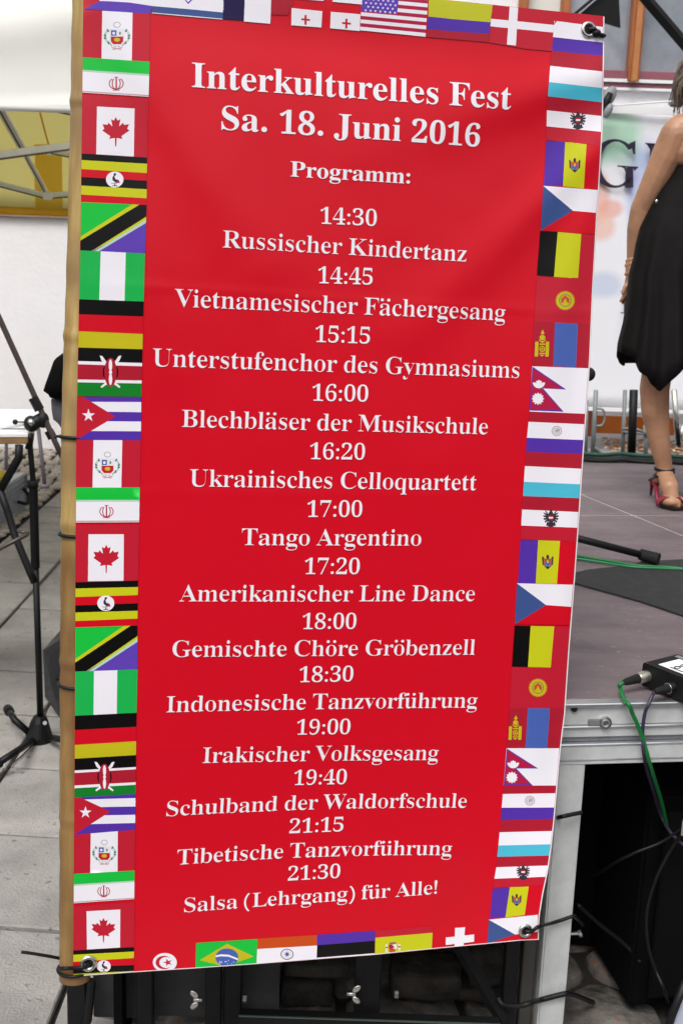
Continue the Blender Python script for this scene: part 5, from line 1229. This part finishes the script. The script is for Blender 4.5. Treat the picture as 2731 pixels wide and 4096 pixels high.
# slanted monitor wedge behind the stand
wd = empty('monitor_wedge', G(250, 2850), 'dark grey slanted floor monitor speaker half hidden behind the bamboo pole', 'loudspeaker')
YW = G(230, 2870).y+.02
p = [V(168, 2600, YW), V(242, 2515, YW+.10), V(330, 2500, YW+.1), V(330, 2900, YW), V(240, 2880, YW), V(176, 2790, YW)]
b = MB(); b.slab(p, (.25, .35, 0)); b.build('cabinet', mat('wedge_paint', (.045, .045, .048), .7, 0, .3, 40, bump=.3), wd, bevel=.006)
b = MB(); b.slab([V(198, 2625, YW-.012), V(232, 2588, YW-.012), V(330, 2588, YW-.012), V(330, 2850, YW-.012), V(236, 2790, YW-.012), V(205, 2740, YW-.012)], (0, .006, 0)); b.build('grille', mat('wedge_grille', (.02, .02, .022), .6), wd)
b = MB(); b.tube([V(222, 2712, YW-.02), V(250, 2712, YW-.02)], .006, 8); b.build('knob', M_blackp, wd)

# folding table with white top
tb = empty('folding_table', V(20, 1900, 4.3), 'folding beer table with white cloth top and black bent legs at the left edge', 'table')
YT = 4.2
zt_ = V(100, 1745, YT).z
pf = [V(-260, 1770, YT-.25), V(112, 1742, YT), V(112, 1730, YT+.35), V(-260, 1700, YT+.5)]
q = [V(112, 1748, YT), ]
a = V(112, 1748, YT); z0 = a.z
tabp = [Vector((a.x, a.y, z0)), Vector((a.x+.0, a.y+.75, z0)), Vector((a.x-1.3, a.y+.75+.25, z0)), Vector((a.x-1.3, a.y+.22, z0))]
tabp = [Vector((a.x, a.y, z0)), Vector((a.x-.10, a.y+.62, z0)), Vector((a.x-1.9, a.y+.40, z0)), Vector((a.x-1.8, a.y-.42, z0))]
b = MB(); b.slab(tabp, (0, 0, .010)); b.build('table_cloth', M_white, tb)
b = MB(); b.slab([p_-Vector((0, 0, .026)) for p_ in tabp], (0, 0, .025)); b.build('table_top', mat('table_board', (.30, .17, .07), .5, 0, .3, 14), tb, bevel=.003)
b = MB(); b.tube([V(78, 1780, YT-.05), V(77, 1830, YT-.05), V(5, 1955, YT-.05)], .015, 10); b.build('leg', M_black, tb, smooth=True)
b = MB(); b.tube([V(2, 1960, YT-.05), V(30, 2040, YT-.05), V(60, 2140, YT-.08), V(122, 2290, YT-.12), V(140, 2330, YT-.12)], .014, 10); b.build('leg', M_black, tb, smooth=True)
b = MB(); b.tube([V(-20, 2206, YT-.5), V(0, 2195, YT-.5), V(110, 2138, YT-.5)], .007, 8); b.build('leg_strut', M_boom, tb, smooth=True)
b = MB(); b.tube([V(75, 2125, YT-.4), V(118, 2135, YT-.4)], .006, 8); b.build('leg_strut', M_boom, tb, smooth=True)
# long white things lying on the table
b = MB(); b.tube([V(-60, 1722, YT+.1), V(20, 1700, YT+.1), V(110, 1690, YT+.1)], [.02, .022, .02], 8, flat=.6); tag(b.build('white_roll', M_white, None, smooth=True), 'white paper roll lying on the folding table', 'roll')
# thin pole standing behind
b = MB(); b.tube([V(155, 1715, 5.6), V(180, 1938, 5.6)], .010, 10); b.tube([V(180, 1936, 5.6), V(181, 1950, 5.6)], .022, 10); tag(b.build('stand_pole', mat('mauve_grey_pole', (.20, .17, .20), .5), None, smooth=True), 'thin grey stand pole with black foot on the cobbles', 'stand')
b = MB(); b.tube([V(27, 1765, 6.5), V(26, 1880, 6.5)], .010, 10); tag(b.build('stand_pole', MATS['mauve_grey_pole'], None, smooth=True), 'thin grey pole farther left behind the folding table', 'stand')
# aluminium case
cs = empty('aluminium_case', G(60, 2100), 'silver aluminium flight case with black handle on the cobbles under the table', 'case')
c0 = G(107, 2030); c1_ = G(0, 2108)
dirx = (c1_-c0); dirx.z = 0; dirx.normalize(); diry = Vector((-dirx.y, dirx.x, 0))
diry = -diry if diry.y < 0 else diry
M_case = mat('case_silver', (.36, .38, .42), .35, .5, .3, 20)
def cpt(a, b_, z): return c0+dirx*a+diry*b_+Vector((0, 0, z))
zb0 = GZ-c0.z+.0
b = MB(); b.slab([cpt(0, 0, zb0), cpt(.75, 0, zb0), cpt(.75, .42, zb0), cpt(0, .42, zb0)], (0, 0, .25)); b.build('body', M_case, cs, bevel=.006)
for (a_, z_) in ((0, zb0+.015), (0, zb0+.18), (0, zb0+.24)):
    b = MB(); b.tube([cpt(-.0, -.006, z_), cpt(.75, -.006, z_)], .008, 6); b.build('edge_profile', M_galv, cs)
b = MB(); b.tube([cpt(0, -.006, zb0), cpt(0, -.006, zb0+.25)], .008, 6); b.build('edge_profile', M_galv, cs)
b = MB(); b.tube(curve3([cpt(.10, -.01, zb0+.16), cpt(.10, -.05, zb0+.11), cpt(.17, -.06, zb0+.07), cpt(.22, -.01, zb0+.09)], 5), .012, 8); b.build('handle', M_rubber, cs, smooth=True)
b = MB(); b.box(cpt(.04, -.012, zb0+.18), (.03, .02, .05)); b.build('latch', M_steel, cs, bevel=.003)
b = MB(); b.ball(G(0, 1905, GZ+.30), (.05, .05, .045)); tag(b.build('yellow_tape_roll', mat('yellow_tape', (.55, .45, .02), .5), None, smooth=True), 'yellow tape roll lying on the silver case', 'tape')

# black jacket behind the bamboo
jk = empty('hanging_jacket', V(250, 1700, 3.6), 'black jacket with grey lining hanging behind the bamboo pole', 'jacket')
def blob(pts, dep, Y, name, mm):
    b = MB(); n = len(pts); ring0 = [V(x, y, Y) for x, y in pts]; ce = sum(ring0, Vector())/n
    rings = [[ce+(p_-ce)*k+Vector((0, dz, 0)) for p_ in ring0] for k, dz in ((.55, -dep), (.9, -dep*.6), (1, 0), (.9, dep*.6), (.55, dep))]
    vs_ = [p_ for r__ in rings for p_ in r__]; f_ = [tuple(range(n)), tuple(4*n+i for i in range(n))[::-1]]
    for j in range(4):
        for i in range(n): f_.append((j*n+i, j*n+(i+1) % n, (j+1)*n+(i+1) % n, (j+1)*n+i))
    b.add(vs_, f_); return b.build(name, mm, jk, smooth=True)
blob([(252, 1412), (228, 1430), (208, 1485), (192, 1530), (182, 1562), (204, 1578), (212, 1592), (300, 1602), (330, 1500), (320, 1412)], .07, 3.6, 'jacket_body', M_blackcloth)
blob([(210, 1588), (212, 1625), (220, 1675), (240, 1690), (258, 1716), (330, 1716), (330, 1588)], .05, 3.62, 'jacket_lining', mat('grey_lining', (.10, .10, .12), .8, 0, .4, 12))

# ================================================================== DANCER
YD = 4.72
def W(x, y, dy=0.0): return V(x, y, YD+dy)
dn = empty('person', on(2660, 2010), 'bare-armed dancer in a black pleated dress and red open-toe heels, hands clasped behind', 'person')
b = MB()
def cap_(pa, pb, ra, rb, seg=14):
    pa, pb = Vector(pa), Vector(pb); d = pb-pa; b.tube([pa, pa+d*.5, pb], [ra, (ra+rb)/2, rb], seg); b.ball(pa, ra, seg=seg, rings=8); b.ball(pb, rb, seg=seg, rings=8)
def chain(pts):
    for (p, r), (q, r2) in zip(pts, pts[1:]): cap_(p, q, r, r2)
# trunk
chain([(W(2745, 1120, .0), .11), (W(2755, 960), .10), (W(2775, 850), .098), (W(2815, 700), .10), (W(2825, 590), .10)])
b.ball(W(2745, 1110), (.13, .10, .11)); b.ball(W(2825, 600), (.145, .09, .10))
chain([(W(2712, 520, 0), .056), (W(2825, 492, 0), .062), (W(2938, 530, 0), .056)])
chain([(W(2820, 510), .06), (W(2818, 440), .052), (W(2816, 400), .05)])
# near arm, upper arm drawn back, forearm behind the back
chain([(W(2702, 540, .0), .062), (W(2665, 625, .015), .061), (W(2610, 745, .04), .052), (W(2567, 835, .06), .046)])
chain([(W(2565, 840, .06), .046), (W(2553, 920, .075), .047), (W(2541, 1010, .09), .037), (W(2532, 1085, .10), .027)])
chain([(W(2530, 1090, .10), .026), (W(2524, 1130, .10), .029), (W(2520, 1160, .10), .026)])
for k, (dx, dy_, L_) in enumerate(((-12, -.02, .95), (-4, -.005, 1.1), (6, .01, 1.05), (14, .022, .85))):
    chain([(W(2516+dx*.7, 1160, .09+dy_), .0100), (W(2508+dx, 1160+26*L_, .085+dy_), .0090), (W(2492+dx*.9, 1160+46*L_, .095+dy_), .0076)])
chain([(W(2512, 1130, .07), .012), (W(2498, 1150, .06), .010), (W(2490, 1172, .06), .0082)])
# far arm behind the back, its fingers closed round the near wrist
chain([(W(2945, 560, .03), .056), (W(2920, 760, .10), .046), (W(2860, 880, .14), .044), (W(2720, 990, .19), .036), (W(2600, 1050, .16), .027)])
chain([(W(2600, 1052, .15), .027), (W(2568, 1060, .10), .026)])
for k in range(4):
    y0 = 1034+k*18; chain([(W(2566, y0+4, .07), .0088), (W(2542, y0-1, .038), .0084), (W(2520, y0+3, .036), .0080), (W(2504-k % 2*4, y0+10, .058), .0072)])
# legs
LEG = ((2630, 1460, .060), (2616, 1554, .060), (2618, 1641, .056), (2633, 1750, .0445), (2651, 1850, .0350), (2655, 1890, .034))
chain([(W(2700, 1140, -.01), .085), (W(2660, 1300, -.02), .080), (W(2630, 1460, -.02), .060)])
chain([(W(x_, y_, -.02+.02*k/5), r_) for k, (x_, y_, r_) in enumerate(LEG)])
chain([(W(2790, 1140, .03), .085), (W(2795, 1320, .04), .078), (W(2790, 1500, .05), .058), (W(2800, 1640, .07), .055), (W(2820, 1860, .10), .034)])
AN = W(2655, 1890, 0)
TO = on(2693, 2020, .020)
MID = AN.lerp(TO, .55)+Vector((-.002, 0, .012))
chain([(AN, .034), (AN.lerp(TO, .3)+Vector((0, 0, .006)), .034), (MID, .037)])
b.ball(AN+Vector((-.012, .04, -.035)), (.024, .03, .03)); b.ball(TO+Vector((-.004, .045, .008)), (.047, .05, .027)); chain([(MID, .036), (TO+Vector((0, .03, .006)), .026)])
for (tx_, ty_, r_) in ((2733, 2016, .0160), (2706, 2019, .0130), (2688, 2018, .0122), (2672, 2014, .0112), (2658, 2007, .0102)):
    tp_ = on(tx_, ty_, .016); chain([(tp_+Vector((-.004, .045, .008)), r_*.9), (tp_+Vector((0, .004, .003)), r_*.92), (tp_+Vector((.001, -.010, -.001)), r_)])
a2_ = W(2820, 1860, .10); t2_ = a2_+Vector((.06, -.07, -.10)); chain([(a2_, .034), (t2_, .036), (t2_+Vector((.03, -.05, -.005)), .022)])
# head
HC = W(2832, 292, 0)
b.ball(HC, (.078, .090, .115)); b.ball(HC+Vector((.01, -.03, -.075)), (.055, .055, .06))
b.ball(HC+Vector((.01, -.095, -.018)), (.012, .018, .02)); b.ball(HC+Vector((.01, -.078, -.06)), (.024, .016, .008)); b.ball(HC+Vector((.01, -.078, -.072)), (.02, .015, .007)); b.ball(HC+Vector((.078, 0, -.02)), (.01, .018, .03)); b.ball(HC+Vector((-.078, 0, -.02)), (.01, .018, .03))
b.ball(HC+Vector((.095, -.02, -.018)), (.018, .012, .02)); b.ball(HC+Vector((.078, -.02, -.06)), (.016, .024, .008)); b.ball(HC+Vector((.078, -.02, -.072)), (.015, .02, .007)); b.ball(HC+Vector((0, -.078, -.02)), (.018, .01, .03))
body = b.build('body', M_skin, dn, smooth=True)
rm = body.modifiers.new('r', 'REMESH'); rm.mode = 'VOXEL'; rm.voxel_size = .0045; rm.use_smooth_shade = True
sm_ = body.modifiers.new('s', 'SMOOTH'); sm_.iterations = 6; sm_.factor = .5
M_eye = mat('eye_white', (.7, .7, .7), .2)
for dy_ in (-.045, .01):
    b = MB(); b.ball(HC+Vector((dy_+.028, -.079, .008)), .010); b.build('eye', M_eye, dn, smooth=True)
b = MB(); b.ball(HC+Vector((.01, -.085, -.066)), (.022, .010, .004)); b.build('lips', mat('lip', (.35, .08, .07), .4), dn, smooth=True)
# hair: many thin locks
b = MB(); b.ball(HC+Vector((0, .018, .03)), (.086, .092, .110), seg=20, rings=12)
for k in range(520):
    a = random.uniform(-.1*PI, 1.1*PI); s0 = HC+Vector((.082*math.cos(a), .082*math.sin(a), random.uniform(-.03, .07)))
    e_ = s0+Vector((.03*math.cos(a)+random.uniform(-.02, .02), random.uniform(-.02, .03), random.uniform(-.15, -.06)))
    m_ = s0.lerp(e_, .5)+Vector((.014*math.cos(a), .01, 0)); b.tube([s0, m_, e_], [.0028, .0022, .0007], 4)
b.build('hair', M_hair, dn, smooth=True)
# dress: pleated loft with an uneven hem
rows_ = [(640, 2852, .128, .105), (700, 2831, .139, .118), (755, 2801, .150, .118), (816, 2776, .160, .112), (860, 2757, .166, .118), (916, 2740, .176, .128), (980, 2731, .184, .138), (1040, 2725, .188, .145), (1105, 2719, .200, .150), (1207, 2719, .208, .165), (1309, 2719, .223, .180), (1411, 2722, .248, .20), (1470, 2722, .252, .205)]
NA = 120; vs_ = []; fs_ = []
hem = [(-180, -60), (-160, -50), (-149, -40), (-145, -8), (-131, 28), (-129, 56), (-121, 84), (-97, -18), (-95, 18), (-88, 43), (-78, 75), (-60, 50), (-45, 0), (-20, 30), (0, 45), (30, 0), (70, 30), (110, -10), (150, 10), (180, -60)]
for j, (py_, px_, rx, ry) in enumerate(rows_):
    k = max(0, (j-4)/8.0)
    for i in range(NA):
        a = -PI+2*PI*i/NA; dg_ = math.degrees(a)
        fold = 1+k*(.034*math.sin(a*13+.12*j)+.026*math.sin(a*21+1.3)+.01*math.sin(a*5+.7))*max(.0, min(1, abs(math.sin(a))*1.6))
        hy = lerp_t(hem, dg_)*(max(0, (j-9)/3.0))
        c = W(px_, py_+hy)
        vs_.append(c+Vector((rx*math.cos(a)*fold, ry*math.sin(a)*(fold+(fold-1)*1.2)*.9, 0)))
for j in range(len(rows_)-1):
    for i in range(NA): fs_.append((j*NA+i, j*NA+(i+1) % NA, (j+1)*NA+(i+1) % NA, (j+1)*NA+i))
me = bpy.data.meshes.new('dress'); me.from_pydata(vs_, [], fs_); do = link('dress', me, M_dress, dn, True)
md = do.modifiers.new('s', 'SOLIDIFY'); md.thickness = .004; md.offset = 1
b = MB(); b.tube(curve3([W(2775, 665, -.10), W(2785, 560, -.09), W(2800, 500, -.05), W(2815, 520, .06)], 5), .008, 8, flat=.4); b.build('dress_strap', M_dress, dn, smooth=True)
b = MB(); b.ball(W(2624, 806, -.03), (.006, .004, .008)); b.build('dress_clasp', M_steel, dn, smooth=True)
# sandal
sn = empty('sandal', AN, 'crimson open-toe sandal with black ankle straps', 'x'); del sn['category']; sn.parent = dn; sn.location = AN-dn.location; sn['label'] = 'crimson open-toe heeled sandal with black ankle straps'
def at_s(o_): return o_
sole_pts = [on(2642, 2032, .003), on(2690, 2043, .003), on(2735, 2041, .003), on(2758, 2022, .003), on(2745, 1985, .003), on(2690, 1960, .003), on(2640, 1975, .003), on(2622, 2005, .003)]
b = MB(); b.slab(sole_pts, (0, 0, .007)); b.build('sole', M_blackp, sn, bevel=.002)
b = MB(); b.tube([AN+Vector((-.025, .045, -.045)), AN.lerp(TO, .4)+Vector((-.034, .045, -.02)), TO+Vector((-.052, .04, -.008))], [.012, .010, .008], 8, flat=.5); b.build('arch', M_magenta, sn, smooth=True)
b = MB(); b.tube([AN+Vector((-.030, .055, -.04)), on(2612, 1990, .0)+Vector((0, .05, 0))], [.012, .004], 10); b.build('heel', M_magenta, sn, smooth=True)
# toe strap: half ring over the ball of the foot
vs_, fs_ = [], []
for j in range(5):
    for i in range(17):
        t = PI*(i/16)*1.12-PI*.06; sp_ = 1-.18*(j/4)*0
        vs_.append(TO+Vector((-.004+.054*math.cos(t)*-1, .012+.034*j/4, -.004+(.034+.010*j/4)*math.sin(t))))
for j in range(4):
    for i in range(16): a = j*17+i; fs_.append((a, a+1, a+18, a+17))
me = bpy.data.meshes.new('toe_strap'); me.from_pydata(vs_, [], fs_); ts = link('toe_strap', me, M_magenta, sn, True); md = ts.modifiers.new('s', 'SOLIDIFY'); md.thickness = .003
for (z_, tl, rr_) in ((.010, .22, .0385), (-.006, -.28, .040), (.014, -.05, .038)):
    b = MB(); b.torus(AN+Vector((0, .003, z_)), (tl, 0, 1), rr_, .0052, 24, 6); b.build('ankle_strap', M_blackp, sn, smooth=True)
b = MB(); b.tube([AN+Vector((-.04, -.01, -.02)), AN+Vector((-.066, -.015, -.032))], .005, 6); b.build('strap_end', M_blackp, sn)
# ================================================================== unseen house blocks behind the camera, added to shape the banner's reflections
M_roof = mat('roof_tile', (.12, .06, .045), .8, 0, .3, 6); M_ren = mat('render_grey', (.22, .21, .19), .85, 0, .15, 3); M_dg = mat('dark_window', (.03, .035, .04), .15)
for i, (x, wd_, h_) in enumerate(((-17, 15, 4.6), (0, 16, 5.4), (18, 17, 4.8))):
    hs_ = empty('reflection_house', (x, -24, GZ), ('unseen grey house block added for the banner reflections, left one', 'unseen grey house block added for the banner reflections, middle one', 'unseen grey house block added for the banner reflections, right one')[i], 'house')
    b = MB(); b.box((x, -28, h_/2+GZ), (wd_, 8, h_)); b.build('wall', M_ren, hs_)
    b = MB(); b.slab([(x-wd_/2-.3, -23.6, h_), (x-wd_/2-.3, -28, h_+2.6), (x-wd_/2-.3, -32.4, h_)], (wd_+.6, 0, 0)); b.build('roof', M_roof, hs_)
    for k in range(5):
        for zz in (1.0, 3.1):
            b = MB(); b.box((x-wd_/2+wd_*(k+.5)/5, -23.98, zz+.6), (1.1, .08, 1.2)); b.build('window', M_dg, hs_)
